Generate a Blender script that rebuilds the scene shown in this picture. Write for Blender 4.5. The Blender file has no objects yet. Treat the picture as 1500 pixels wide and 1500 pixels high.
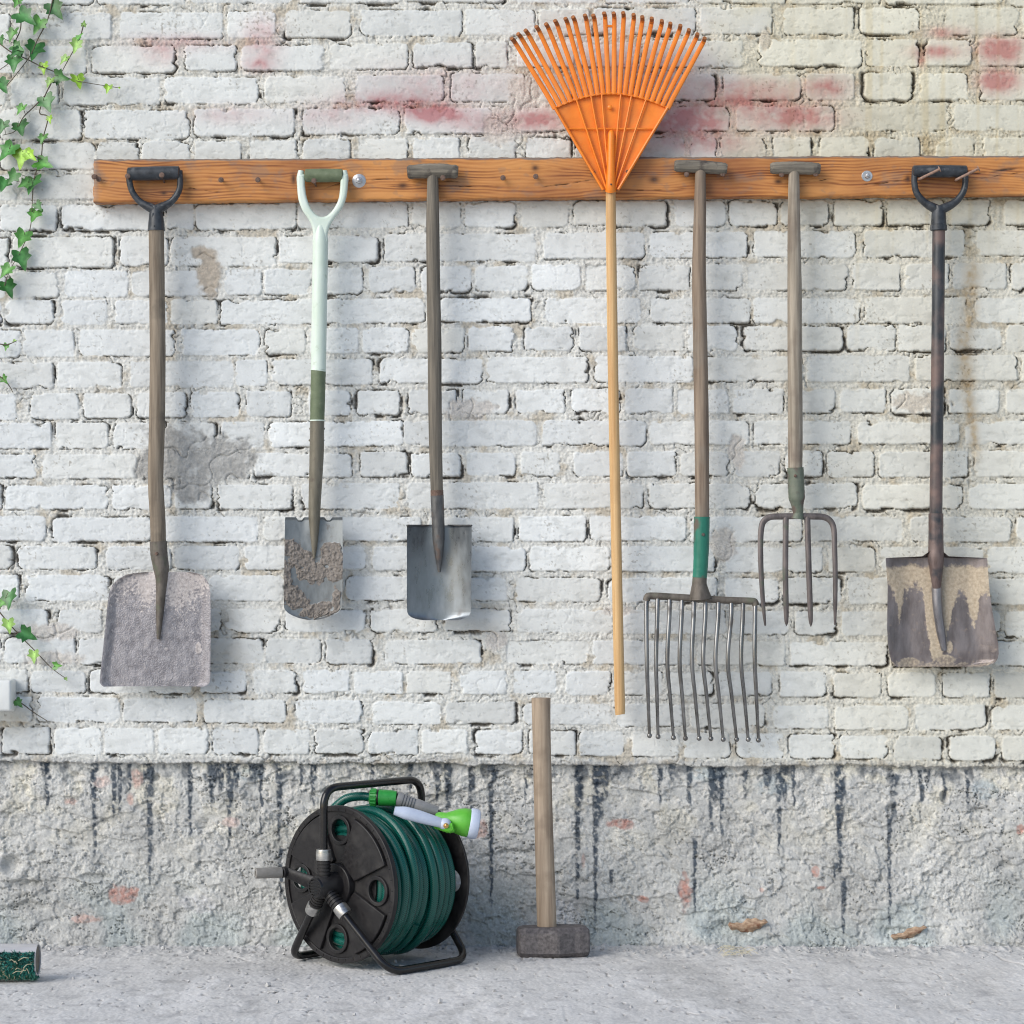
import bpy, bmesh, math, random
import numpy as np
from mathutils import Vector, Matrix, Quaternion
random.seed(7)
S = 0.0016          # metres per photo pixel on the wall plane
PF = 1386.0         # photo row where the wall meets the ground
D = 6.0             # camera distance from the wall
ZC = 0.92           # camera height
scene = bpy.context.scene
col = scene.collection

def at(px, py, y=0.0):
    """world point whose sight line meets the wall at photo position px,py, standing y in front (negative) of the wall"""
    k = (D + y) / D
    return Vector(((px - 750) * S * k, y, ZC + ((PF - py) * S - ZC) * k))

# ------------------------------------------------------------------ noise
_tab = {}
def perlin(xs, ys, seed):
    if seed not in _tab:
        a = np.random.RandomState(seed).rand(256, 256) * 2 * np.pi
        _tab[seed] = (np.cos(a).astype(np.float32), np.sin(a).astype(np.float32))
    GX, GY = _tab[seed]
    x0 = np.floor(xs); y0 = np.floor(ys)
    xf = (xs - x0).astype(np.float32)[None, :]; yf = (ys - y0).astype(np.float32)[:, None]
    xi = x0.astype(np.int64) & 255; yi = y0.astype(np.int64) & 255
    xj = (xi + 1) & 255; yj = (yi + 1) & 255
    def g(yy, xx, dx, dy):
        ix = np.ix_(yy, xx)
        return GX[ix] * dx + GY[ix] * dy
    u = xf * xf * xf * (xf * (xf * 6 - 15) + 10); v = yf * yf * yf * (yf * (yf * 6 - 15) + 10)
    a = g(yi, xi, xf, yf); b = g(yi, xj, xf - 1, yf)
    c = g(yj, xi, xf, yf - 1); d = g(yj, xj, xf - 1, yf - 1)
    top = a + u * (b - a); bot = c + u * (d - c)
    return (top + v * (bot - top)) * 1.5
def fbm(xs, ys, sx, sy=None, octv=3, seed=1, gain=0.5):
    sy = sy or sx
    r = 0; a = 1.0; f = 1.0
    for o in range(octv):
        r = r + a * perlin(xs * f / sx + 17.3 * o, ys * f / sy + 9.1 * o, seed + o)
        a *= gain; f *= 2.03
    return r
def sst(e0, e1, x):
    t = np.clip((x - e0) / (e1 - e0), 0, 1)
    return t * t * (3 - 2 * t)
def lerp(a, b, t): return a + (b - a) * t

# ------------------------------------------------------------------ materials
def new_mat(name):
    m = bpy.data.materials.new(name); m.use_nodes = True
    nt = m.node_tree; b = nt.nodes['Principled BSDF']
    return m, nt, b
def rgba(c): return (c[0], c[1], c[2], 1)
def mat(name, c1, c2=None, rough=0.6, metal=0.0, scale=(40, 40, 40), detail=6, ramp=(0.35, 0.65), bump=0.25, bdist=0.001,
        spot=None, mudw=.08, mud=None, rvar=0.12, fine=None, spec=0.5, coat=0.0):
    """noise-mixed principled surface. spot=(colour, scale, lo, hi, rough); mud=(colour, colour2, rough) driven by the 'mud' attribute"""
    m, nt, b = new_mat(name); N = nt.nodes; L = nt.links
    c2 = c2 or c1
    tc = N.new('ShaderNodeTexCoord'); mp = N.new('ShaderNodeMapping'); mp.inputs['Scale'].default_value = scale
    L.new(tc.outputs['Object'], mp.inputs[0])
    no = N.new('ShaderNodeTexNoise'); no.inputs['Scale'].default_value = 1; no.inputs['Detail'].default_value = detail
    no.inputs['Roughness'].default_value = 0.62
    L.new(mp.outputs[0], no.inputs['Vector'])
    cr = N.new('ShaderNodeValToRGB'); e = cr.color_ramp.elements
    e[0].position = ramp[0]; e[0].color = rgba(c1); e[1].position = ramp[1]; e[1].color = rgba(c2)
    L.new(no.outputs['Fac'], cr.inputs[0])
    colr = cr.outputs[0]
    rr = N.new('ShaderNodeMapRange'); rr.inputs[1].default_value = 0.3; rr.inputs[2].default_value = 0.7
    rr.inputs[3].default_value = max(0.02, rough - rvar); rr.inputs[4].default_value = min(1, rough + rvar)
    L.new(no.outputs['Fac'], rr.inputs[0]); rough_o = rr.outputs[0]
    metal_o = None
    height = no.outputs['Fac']
    def mix(fac, a, bcol):
        mx = N.new('ShaderNodeMix'); mx.data_type = 'RGBA'
        L.new(fac, mx.inputs[0]); L.new(a, mx.inputs[6])
        if isinstance(bcol, tuple): mx.inputs[7].default_value = rgba(bcol)
        else: L.new(bcol, mx.inputs[7])
        return mx.outputs[2]
    def mixf(fac, a, bv):
        mx = N.new('ShaderNodeMix'); mx.data_type = 'FLOAT'
        L.new(fac, mx.inputs[0])
        if isinstance(a, (int, float)): mx.inputs[2].default_value = a
        else: L.new(a, mx.inputs[2])
        mx.inputs[3].default_value = bv
        return mx.outputs[0]
    if spot:
        n2 = N.new('ShaderNodeTexNoise'); n2.inputs['Scale'].default_value = spot[1]; n2.inputs['Detail'].default_value = 5
        L.new(tc.outputs['Object'], n2.inputs['Vector'])
        r2 = N.new('ShaderNodeMapRange'); r2.inputs[1].default_value = spot[2]; r2.inputs[2].default_value = spot[3]
        L.new(n2.outputs['Fac'], r2.inputs[0])
        colr = mix(r2.outputs[0], colr, spot[0]); rough_o = mixf(r2.outputs[0], rough_o, spot[4])
        if metal: metal_o = mixf(r2.outputs[0], metal, metal * 0.3)
    if mud:
        a = N.new('ShaderNodeAttribute'); a.attribute_name = 'mud'
        n3 = N.new('ShaderNodeTexNoise'); n3.inputs['Scale'].default_value = 160; n3.inputs['Detail'].default_value = 6
        L.new(tc.outputs['Object'], n3.inputs['Vector'])
        ad = N.new('ShaderNodeMath'); ad.operation = 'ADD'; L.new(a.outputs['Fac'], ad.inputs[0]); L.new(n3.outputs['Fac'], ad.inputs[1])
        r3 = N.new('ShaderNodeMapRange'); r3.inputs[1].default_value = 1 - mudw; r3.inputs[2].default_value = 1 + mudw
        L.new(ad.outputs[0], r3.inputs[0])
        c3 = N.new('ShaderNodeValToRGB'); e = c3.color_ramp.elements
        e[0].position = 0.3; e[0].color = rgba(mud[0]); e[1].position = 0.7; e[1].color = rgba(mud[1])
        L.new(n3.outputs['Fac'], c3.inputs[0])
        colr = mix(r3.outputs[0], colr, c3.outputs[0]); rough_o = mixf(r3.outputs[0], rough_o, mud[2])
        if metal: metal_o = mixf(r3.outputs[0], metal_o if metal_o else metal, 0.0)
    L.new(colr, b.inputs['Base Color']); L.new(rough_o, b.inputs['Roughness'])
    if metal_o: L.new(metal_o, b.inputs['Metallic'])
    else: b.inputs['Metallic'].default_value = metal
    b.inputs['Specular IOR Level'].default_value = spec
    if coat: b.inputs['Coat Weight'].default_value = coat; b.inputs['Coat Roughness'].default_value = 0.2
    if bump:
        bp = N.new('ShaderNodeBump'); bp.inputs['Strength'].default_value = bump; bp.inputs['Distance'].default_value = bdist
        L.new(height, bp.inputs['Height'])
        if fine:
            n4 = N.new('ShaderNodeTexNoise'); n4.inputs['Scale'].default_value = fine; n4.inputs['Detail'].default_value = 3
            L.new(tc.outputs['Object'], n4.inputs['Vector'])
            bq = N.new('ShaderNodeBump'); bq.inputs['Strength'].default_value = bump; bq.inputs['Distance'].default_value = bdist
            L.new(n4.outputs['Fac'], bq.inputs['Height']); L.new(bq.outputs[0], bp.inputs['Normal'])
        L.new(bp.outputs[0], b.inputs['Normal'])
    return m

def attr_mat(name, rough, fine_scale, fine_bump, col_noise, bdist=0.001, grit=None):
    """colour comes from the mesh's own colour attribute, broken up by fine noise"""
    m, nt, b = new_mat(name); N = nt.nodes; L = nt.links
    a = N.new('ShaderNodeAttribute'); a.attribute_name = 'tone'
    tc = N.new('ShaderNodeTexCoord')
    no = N.new('ShaderNodeTexNoise'); no.inputs['Scale'].default_value = fine_scale; no.inputs['Detail'].default_value = 6; no.inputs['Roughness'].default_value = .68
    L.new(tc.outputs['Object'], no.inputs['Vector'])
    mr = N.new('ShaderNodeMapRange'); mr.inputs[1].default_value = 0.3; mr.inputs[2].default_value = 0.7
    mr.inputs[3].default_value = 1 - col_noise; mr.inputs[4].default_value = 1 + col_noise
    L.new(no.outputs['Fac'], mr.inputs[0])
    mx = N.new('ShaderNodeVectorMath'); mx.operation = 'SCALE'
    L.new(a.outputs['Color'], mx.inputs[0]); L.new(mr.outputs[0], mx.inputs['Scale'])
    L.new(mx.outputs[0], b.inputs['Base Color'])
    b.inputs['Roughness'].default_value = rough; b.inputs['Specular IOR Level'].default_value = 0.3
    bp = N.new('ShaderNodeBump'); bp.inputs['Strength'].default_value = fine_bump; bp.inputs['Distance'].default_value = bdist
    L.new(no.outputs['Fac'], bp.inputs['Height']); L.new(bp.outputs[0], b.inputs['Normal'])
    if grit:
        ga = N.new('ShaderNodeAttribute'); ga.attribute_name = 'grit'
        for sock, lo, hi in ((bp.inputs['Strength'], fine_bump, grit[0]), (mr.inputs[3], 1 - col_noise, 1 - grit[1]), (mr.inputs[4], 1 + col_noise, 1 + grit[1])):
            q = N.new('ShaderNodeMapRange'); q.inputs[3].default_value = lo; q.inputs[4].default_value = hi
            L.new(ga.outputs['Fac'], q.inputs[0]); L.new(q.outputs[0], sock)
    return m

# ------------------------------------------------------------------ objects
def tag(o, label=None, cat=None, group=None, kind=None):
    if label: o['label'] = label
    if cat: o['category'] = cat
    if group: o['group'] = group
    if kind: o['kind'] = kind
    return o
def thing(name, loc, label, cat, group=None):
    o = bpy.data.objects.new(name, None); col.objects.link(o); o.location = loc
    o.empty_display_size = 0.05
    return tag(o, label, cat, group)

class MB:
    def __init__(self): self.v = []; self.f = []; self.a = []
    def add(self, vs, fs, at_=0.0):
        n = len(self.v)
        self.v += [Vector(p) for p in vs]
        self.a += list(at_) if hasattr(at_, '__len__') else [at_] * len(vs)
        self.f += [tuple(i + n for i in f) for f in fs]
    def tube(self, pts, rad, seg=12, ell=1.0, caps=True, at_=None, nrm=None):
        pts = [Vector(p) for p in pts]; n = len(pts)
        if not hasattr(rad, '__len__'): rad = [rad] * n
        tang = []
        for i in range(n):
            t = pts[min(i + 1, n - 1)] - pts[max(i - 1, 0)]
            tang.append(t.normalized())
        ref = Vector(nrm) if nrm else (Vector((0, -1, 0)) if abs(tang[0].y) < 0.8 else Vector((0, 0, 1)))
        nx = (ref - tang[0] * ref.dot(tang[0])).normalized()
        vs = []; aa = []
        for i in range(n):
            if i:
                q = tang[i - 1].rotation_difference(tang[i]); nx = q @ nx
                nx = (nx - tang[i] * nx.dot(tang[i])).normalized()
            bn = tang[i].cross(nx)
            for k in range(seg):
                th = 2 * math.pi * k / seg
                vs.append(pts[i] + nx * (math.cos(th) * rad[i] * ell) + bn * (math.sin(th) * rad[i]))
                aa.append(at_[i] if at_ else 0.0)
        fs = [(i * seg + k, i * seg + (k + 1) % seg, (i + 1) * seg + (k + 1) % seg, (i + 1) * seg + k) for i in range(n - 1) for k in range(seg)]
        if caps:
            fs.append(tuple(reversed(range(seg)))); fs.append(tuple(range((n - 1) * seg, n * seg)))
        self.add(vs, fs, aa)
        return self
    def lathe(self, p0, axis, prof, seg=24, nrm=None):
        """prof: (distance along the axis, radius)"""
        ax = Vector(axis).normalized()
        pts = [Vector(p0) + ax * s for s, r in prof]
        ref = Vector((0, 0, 1)) if abs(ax.z) < 0.8 else Vector((0, -1, 0))
        nx = (ref - ax * ref.dot(ax)).normalized(); bn = ax.cross(nx)
        vs = []
        for p, (s, r) in zip(pts, prof):
            for k in range(seg):
                th = 2 * math.pi * k / seg
                vs.append(p + (nx * math.cos(th) + bn * math.sin(th)) * max(r, 1e-5))
        n = len(prof)
        fs = [(i * seg + k, i * seg + (k + 1) % seg, (i + 1) * seg + (k + 1) % seg, (i + 1) * seg + k) for i in range(n - 1) for k in range(seg)]
        fs.append(tuple(reversed(range(seg)))); fs.append(tuple(range((n - 1) * seg, n * seg)))
        self.add(vs, fs)
        return self
    def rbox(self, c, dims, bev=0.003, rot=None, seg=2):
        bm = bmesh.new(); bmesh.ops.create_cube(bm, size=1)
        for v in bm.verts: v.co = Vector((v.co.x * dims[0], v.co.y * dims[1], v.co.z * dims[2]))
        if bev: bmesh.ops.bevel(bm, geom=bm.edges[:], offset=bev, segments=seg, profile=0.5, affect='EDGES')
        R = rot or Matrix.Identity(3)
        bm.verts.index_update()
        vs = [R @ v.co + Vector(c) for v in bm.verts]
        fs = [tuple(v.index for v in f.verts) for f in bm.faces]
        bm.free(); self.add(vs, fs); return self
    def ball(self, c, r, seg=10, sq=(1, 1, 1)):
        bm = bmesh.new(); bmesh.ops.create_uvsphere(bm, u_segments=seg, v_segments=max(5, seg // 2 + 1), radius=r)
        bm.verts.index_update()
        vs = [Vector((v.co.x * sq[0], v.co.y * sq[1], v.co.z * sq[2])) + Vector(c) for v in bm.verts]
        fs = [tuple(v.index for v in f.verts) for f in bm.faces]
        bm.free(); self.add(vs, fs); return self
    def build(self, name, m, parent=None, origin=None, smooth=True, sharp=40):
        me = bpy.data.meshes.new(name)
        o = bpy.data.objects.new(name, me)
        if parent is not None:
            # the parent chain holds only translations
            off = Vector((0, 0, 0)); p = parent
            while p is not None: off = off + Vector(p.location); p = p.parent
        else:
            off = Vector(origin) if origin is not None else Vector((0, 0, 0)); o.location = off
        me.from_pydata([tuple(p - off) for p in self.v], [], self.f)
        if any(self.a):
            at_ = me.attributes.new('mud', 'FLOAT', 'POINT'); at_.data.foreach_set('value', self.a)
        if smooth:
            me.polygons.foreach_set('use_smooth', [True] * len(me.polygons))
            me.set_sharp_from_angle(angle=math.radians(sharp))
        me.materials.append(m); me.update()
        col.objects.link(o)
        if parent is not None: o.parent = parent
        return o

def smooth_path(pts, n=8):
    pts = [Vector(p) for p in pts]; out = []
    P = [pts[0] * 2 - pts[1]] + pts + [pts[-1] * 2 - pts[-2]]
    for i in range(1, len(P) - 2):
        for k in range(n):
            t = k / n
            a, b, c, d = P[i - 1], P[i], P[i + 1], P[i + 2]
            out.append(0.5 * ((2 * b) + (c - a) * t + (2 * a - 5 * b + 4 * c - d) * t * t + (3 * b - a - 3 * c + d) * t ** 3))
    out.append(pts[-1]); return out
def lin(vals, n):
    """resample a list of numbers linearly to n values"""
    xs = np.linspace(0, len(vals) - 1, n); return list(np.interp(xs, range(len(vals)), vals))
def fillet(pts, r, n=6):
    """polyline with rounded corners"""
    pts = [Vector(p) for p in pts]; out = [pts[0]]
    for i in range(1, len(pts) - 1):
        a = (pts[i - 1] - pts[i]); b = (pts[i + 1] - pts[i])
        q = min(r, a.length * 0.49, b.length * 0.49)
        p0 = pts[i] + a.normalized() * q; p1 = pts[i] + b.normalized() * q
        for k in range(n + 1):
            t = k / n
            out.append((1 - t) ** 2 * p0 + 2 * t * (1 - t) * pts[i] + t * t * p1)
    out.append(pts[-1]); return out

def grid_mesh(name, X, Y, Z, m, attrs=None, color=None, parent=None, extra=None, origin=(0, 0, 0)):
    """one big sheet from arrays of shape (rows, columns)"""
    M_, N_ = X.shape
    off = np.array(origin, dtype=np.float64)
    co = np.stack([X - off[0], Y - off[1], Z - off[2]], -1).reshape(-1, 3).astype(np.float32)
    idx = np.arange(M_ * N_, dtype=np.int32).reshape(M_, N_)
    f = np.stack([idx[:-1, :-1], idx[1:, :-1], idx[1:, 1:], idx[:-1, 1:]], -1).reshape(-1, 4)
    ne = 0
    if extra is not None:
        ev, ef = extra; ef = np.array(ef, dtype=np.int32) + len(co); ev = np.array(ev, dtype=np.float32) - off.astype(np.float32)
        co = np.concatenate([co, ev]); f = np.concatenate([f, ef]); ne = len(ev)
    me = bpy.data.meshes.new(name)
    me.vertices.add(len(co)); me.vertices.foreach_set('co', co.ravel())
    me.loops.add(f.size); me.loops.foreach_set('vertex_index', f.ravel().astype(np.int32))
    me.polygons.add(len(f)); me.polygons.foreach_set('loop_start', np.arange(0, f.size, 4, dtype=np.int32))
    me.update(calc_edges=True)
    me.polygons.foreach_set('use_smooth', np.ones(len(f), dtype=bool))
    if color is not None:
        c = np.concatenate([color.reshape(-1, 3), np.full((ne, 3), 0.4)]).astype(np.float32)
        c = np.concatenate([c, np.ones((len(c), 1), dtype=np.float32)], 1)
        a = me.color_attributes.new('tone', 'FLOAT_COLOR', 'POINT'); a.data.foreach_set('color', c.ravel())
    for k, arr in (attrs or {}).items():
        a = me.attributes.new(k, 'FLOAT', 'POINT')
        a.data.foreach_set('value', np.concatenate([arr.ravel(), np.zeros(ne)]).astype(np.float32))
    me.materials.append(m)
    o = bpy.data.objects.new(name, me); col.objects.link(o)
    if parent is not None: o.parent = parent
    else: o.location = origin
    return o

def sheet(name, fn, nu, nv, thick, m, parent, attr=None, uu=None, vv=None):
    """a plate with real thickness: fn(U,V) -> px, py, y arrays (photo measures); attr(U,V,px,py)->mud amount"""
    u = np.linspace(0, 1, nu) if uu is None else uu; v = np.linspace(0, 1, nv) if vv is None else vv
    nu, nv = len(u), len(v)
    U, V = np.meshgrid(u, v)
    px, py, y = fn(U, V)
    out = attr(U, V, px, py) if attr else {}
    if not isinstance(out, dict): out = {'mud': out}
    if 'lift' in out: y = y - out.pop('lift')
    k = (D + y) / D
    X = (px - 750) * S * k; Z = ZC + ((PF - py) * S - ZC) * k
    fr = np.stack([X, y, Z], -1).reshape(-1, 3)
    bk = fr + np.array([0, thick, 0])
    idx = np.arange(nu * nv).reshape(nv, nu); n = nu * nv
    f = [np.stack([idx[:-1, :-1], idx[1:, :-1], idx[1:, 1:], idx[:-1, 1:]], -1).reshape(-1, 4)]
    f.append(np.stack([idx[:-1, :-1], idx[:-1, 1:], idx[1:, 1:], idx[1:, :-1]], -1).reshape(-1, 4) + n)
    def strip(a):
        return np.stack([a[:-1], a[1:], a[1:] + n, a[:-1] + n], -1)
    f += [strip(idx[0]), strip(idx[-1][::-1]), strip(idx[:, 0][::-1]), strip(idx[:, -1])]
    F = np.concatenate(f)
    off = Vector((0, 0, 0)); p = parent
    while p is not None: off = off + Vector(p.location); p = p.parent
    co = np.concatenate([fr, bk]) - np.array(off)
    me = bpy.data.meshes.new(name)
    me.from_pydata(co.tolist(), [], F.tolist())
    for kx, arr in out.items():
        a = me.attributes.new(kx, 'FLOAT', 'POINT'); a.data.foreach_set('value', np.concatenate([arr.ravel()] * 2).astype(np.float32))
    me.polygons.foreach_set('use_smooth', [True] * len(me.polygons)); me.set_sharp_from_angle(angle=math.radians(50))
    me.materials.append(m)
    o = bpy.data.objects.new(name, me); col.objects.link(o); o.parent = parent
    return o

# ================================================================== THE WALL
# traced courses: (top,bottom) at photo x=250, 750, 1250 and the bricks (x0,x1)
ROWS = [
 (-32, 6, -36, 3, -34, 6, [(-60,-5),(0,137),(143,270),(278,430),(437,589),(596,740),(748,880),(888,1010),(1018,1150),(1158,1290),(1298,1470),(1478,1560)]),
 (18, 57, 13, 50, 11, 50, [(-60,14),(20,163),(175,326),(333,403),(418,514),(528,677),(682,783),(790,863),(870,1019),(1026,1131),(1148,1251),(1260,1346),(1385,1492),(1498,1570)]),
 (67, 105, 62, 98, 58, 97, [(-40,38),(43,125),(135,257),(270,346),(353,475),(483,597),(605,692),(696,743),(758,840),(846,935),(942,1088),(1112,1262),(1269,1346),(1355,1423),(1433,1520)]),
 (113, 152, 108, 147, 107, 146, [(-60,8),(15,85),(93,233),(241,378),(388,506),(521,650),(661,768),(790,838),(846,930),(938,1048),(1060,1173),(1181,1251),(1266,1337),(1347,1417),(1436,1540)]),
 (161, 202, 158, 193, 154, 191, [(-80,-6),(0,120),(123,277),(284,431),(443,585),(593,720),(757,840),(848,920),(927,1068),(1079,1222),(1231,1387),(1398,1540)]),
 (207, 246, 201, 240, 201, 240, [(-60,-6),(0,139),(142,203),(208,277),(286,353),(366,434),(444,513),(526,597),(605,673),(685,755),(771,837),(843,925),(932,1003),(1012,1050),(1056,1122),(1133,1188),(1201,1272),(1281,1348),(1371,1427),(1441,1510)]),
 (254, 291, 248, 286, 247, 284, [(-60,24),(30,180),(188,330),(338,480),(490,560),(568,712),(720,790),(800,950),(960,1105),(1113,1260),(1268,1340),(1348,1500)]),
 (299, 337, 295, 332, 293, 330, [(-60,-7),(0,83),(89,236),(244,283),(287,434),(437,597),(604,675),(681,755),(763,832),(841,977),(988,1063),(1068,1138),(1144,1213),(1222,1293),(1300,1383),(1391,1450),(1471,1540)]),
 (347, 390, 342, 380, 338, 376, [(-60,12),(18,166),(176,246),(250,404),(408,554),(563,784),(796,944),(951,1095),(1104,1253),(1266,1413),(1431,1540)]),
 (396, 434, 388, 425, 386, 424, [(-60,8),(15,85),(94,187),(193,318),(329,383),(388,455),(461,531),(541,608),(617,690),(696,772),(779,850),(859,930),(936,1010),(1018,1087),(1096,1242),(1249,1318),(1326,1390),(1396,1474),(1481,1550)]),
 (439, 474, 437, 472, 436, 473, [(-70,2),(8,78),(89,157),(169,245),(250,318),(323,622),(641,778),(799,938),(953,1099),(1104,1260),(1267,1415),(1429,1540)]),
 (483, 520, 478, 514, 477, 514, [(-60,30),(34,108),(116,255),(266,380),(388,447),(454,525),(531,598),(604,680),(686,753),(768,840),(849,917),(928,1001),(1008,1080),(1089,1235),(1241,1312),(1316,1385),(1392,1466),(1474,1550)]),
 (529, 567, 523, 560, 521, 558, [(-60,78),(84,178),(191,342),(345,391),(398,545),(556,706),(713,861),(871,1015),(1019,1176),(1182,1332),(1341,1490),(1497,1570)]),
 (575, 612, 570, 605, 570, 605, [(-60,23),(45,115),(123,192),(201,272),(279,350),(361,426),(452,513),(523,585),(598,668),(678,745),(756,827),(837,908),(916,985),(993,1067),(1074,1148),(1156,1223),(1230,1298),(1306,1383),(1390,1463),(1474,1550)]),
 (619, 656, 616, 652, 617, 651, [(-70,75),(81,158),(167,236),(241,315),(324,386),(394,590),(592,786),(795,946),(952,1097),(1105,1246),(1256,1405),(1414,1540)]),
 (665, 700, 662, 697, 661, 698, [(-70,53),(62,200),(212,365),(373,515),(528,597),(602,675),(684,755),(763,820),(841,912),(919,990),(997,1068),(1076,1142),(1151,1205),(1212,1281),(1288,1418),(1428,1520)]),
 (710, 746, 707, 745, 709, 745, [(-60,2),(8,158),(164,250),(256,310),(319,428),(441,585),(596,788),(797,942),(951,1100),(1107,1256),(1264,1410),(1419,1540)]),
 (757, 793, 757, 792, 757, 793, [(-60,67),(76,223),(228,378),(386,490),(498,617),(627,752),(760,858),(864,1005),(1012,1175),(1182,1322),(1334,1480),(1489,1570)]),
 (800, 834, 800, 836, 801, 838, [(-60,18),(26,141),(155,250),(256,350),(358,445),(451,535),(546,635),(641,770),(776,893),(901,1047),(1064,1205),(1214,1282),(1291,1440),(1447,1540)]),
 (843, 880, 846, 880, 847, 885, [(-60,27),(38,160),(167,300),(306,415),(419,500),(507,600),(607,742),(756,880),(891,1050),(1062,1140),(1147,1232),(1242,1330),(1341,1440),(1447,1540)]),
 (893, 926, 892, 925, 895, 931, [(-60,70),(85,150),(157,238),(244,323),(330,410),(418,535),(543,640),(651,748),(758,897),(906,1065),(1072,1155),(1165,1225),(1233,1330),(1337,1465),(1473,1540)]),
 (935, 972, 938, 972, 940, 975, [(-60,0),(6,110),(116,230),(237,385),(390,470),(478,545),(564,705),(742,862),(869,1012),(1021,1150),(1158,1300),(1311,1450),(1457,1540)]),
 (982, 1015, 983, 1016, 985, 1021, [(-60,40),(46,125),(131,280),(291,360),(371,435),(444,511),(519,590),(596,660),(674,742),(753,815),(829,895),(906,970),(979,1045),(1051,1130),(1142,1210),(1221,1290),(1301,1370),(1381,1450),(1457,1530)]),
 (1023, 1058, 1030, 1061, 1033, 1068, [(-60,46),(55,175),(181,288),(299,418),(433,530),(546,645),(653,755),(766,895),(904,1000),(1011,1120),(1133,1213),(1223,1330),(1341,1445),(1453,1550)]),
 (1067, 1105, 1070, 1105, 1077, 1112, [(-70,-3),(3,72),(80,148),(153,225),(232,305),(312,378),(386,453),(462,532),(540,612),(618,685),(696,765),(775,843),(849,913),(926,995),(1002,1070),(1079,1147),(1156,1222),(1231,1300),(1310,1380),(1391,1458),(1468,1540)]),
]
rng = np.random.RandomState(11)
FX = 1.3
xs = np.concatenate([np.arange(-620, -40, 5.0), np.arange(-40, 1540, FX), np.arange(1540, 2125, 5.0)])
ys = np.concatenate([np.arange(-260, -20, 6.0), np.arange(-20, 1398, FX)])
Nx, Ny = len(xs), len(ys)
XX, YY = np.meshgrid(xs.astype(np.float32), ys.astype(np.float32))

bricks = []
def row_y(r, x):
    yt = np.interp(x, [0, 250, 750, 1250, 1500], [r[0] + (r[0]-r[2])*.3, r[0], r[2], r[4], r[4] + (r[4]-r[2])*.3])
    yb = np.interp(x, [0, 250, 750, 1250, 1500], [r[1] + (r[1]-r[3])*.3, r[1], r[3], r[5], r[5] + (r[5]-r[3])*.3])
    return yt, yb
allrows = list(ROWS)
for k in range(1, 6):
    r0 = ROWS[0]; dy = -46 * k
    allrows.append((r0[0]+dy, r0[1]+dy, r0[2]+dy, r0[3]+dy, r0[4]+dy, r0[5]+dy, [(0, 70)]))
for r in allrows:
    bl = list(r[6])
    x = bl[0][0] - 7
    while x > -600:
        w = rng.choice([70, 145]) + rng.uniform(-6, 6); bl.append((x - w, x)); x -= w + rng.uniform(6, 11)
    x = r[6][-1][1] + 7
    while x < 2100:
        w = rng.choice([70, 145]) + rng.uniform(-6, 6); bl.append((x, x + w)); x += w + rng.uniform(6, 11)
    for (a, b) in bl:
        yt, yb = row_y(r, (a + b) / 2)
        bricks.append((a, b, yt + rng.uniform(-1, 1), yb + rng.uniform(-1, 1)))
sd = np.full((Ny, Nx), 9.0, np.float32)
bh = np.zeros((Ny, Nx), np.float32); bt = np.ones((Ny, Nx), np.float32); byel = np.zeros((Ny, Nx), np.float32)
bias = np.zeros((Ny, Nx), np.float32)
for (a, b, t, btm) in bricks:
    i0, i1 = np.searchsorted(xs, [a - 10, b + 10]); j0, j1 = np.searchsorted(ys, [t - 10, btm + 10])
    offv = rng.normal(0, 0.85); tx = rng.normal(0, 0.9); ty = rng.normal(0, 1.0); rot = rng.normal(0, 0.006)
    tone = 1 + rng.normal(0, 0.045); yel = max(0, rng.normal(0.1, 0.25)); cr_ = rng.uniform(2, 11, 4); bz = rng.normal(0, 0.22)
    if i1 <= i0 or j1 <= j0: continue
    lx = XX[j0:j1, i0:i1] - (a + b) / 2; ly = YY[j0:j1, i0:i1] - (t + btm) / 2
    lx, ly = lx + rot * ly, ly - rot * lx
    hx, hy = (b - a) / 2, (btm - t) / 2
    cr = np.where(lx < 0, np.where(ly < 0, cr_[0], cr_[1]), np.where(ly < 0, cr_[2], cr_[3]))
    qx = np.abs(lx) - hx + cr; qy = np.abs(ly) - hy + cr
    d = np.sqrt(np.maximum(qx, 0) ** 2 + np.maximum(qy, 0) ** 2) + np.minimum(np.maximum(qx, qy), 0) - cr
    cur = sd[j0:j1, i0:i1]; w = d < cur
    cur[w] = d[w]
    bh[j0:j1, i0:i1][w] = (offv + tx * lx / hx + ty * ly / hy)[w]
    bt[j0:j1, i0:i1][w] = tone; byel[j0:j1, i0:i1][w] = yel
    bs = np.where(np.abs(ly) / hy > np.abs(lx) / hx, np.where(ly > 0, 0.22, -0.22), np.where(lx > 0, 0.25, 0.0)) + bz
    bias[j0:j1, i0:i1][w] = bs[w]
def F(sc, octv=3, seed=1, sy=None, gain=0.5): return fbm(xs, ys, sc, sy, octv, seed, gain)
n70 = F(70, 3, 21); n22 = F(22, 3, 31); n8 = F(8, 3, 41); n4 = F(4.2, 2, 51); n35 = F(35, 3, 61, 18)
n25 = F(2.9, 2, 55)
d = sd + 1.0 * F(16, 2, 71) + 0.8 * n4 + np.maximum(0, n35 - 0.35) * 9 * (sd > -9)
mb = sst(0.8, -0.4, d)
flake = sst(0.38, 0.46, F(15, 4, 81, 9, .6) + .25 * n70)
hb = bh + 0.4 * n22 + 0.16 * n8 - 0.25 * sst(-3, 0.5, d) ** 2 - 0.9 * flake - 0.8 * sst(.1, .5, F(12, 3, 85)) * sst(-9, -1, d)
hm = -2.1 + 1.2 * n22 + 1.1 * n8 + 1.4 * n4 + 1.1 * n25 + 1.3 * F(90, 2, 91, 6)
ncr = F(38, 2, 101) + bias
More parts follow.
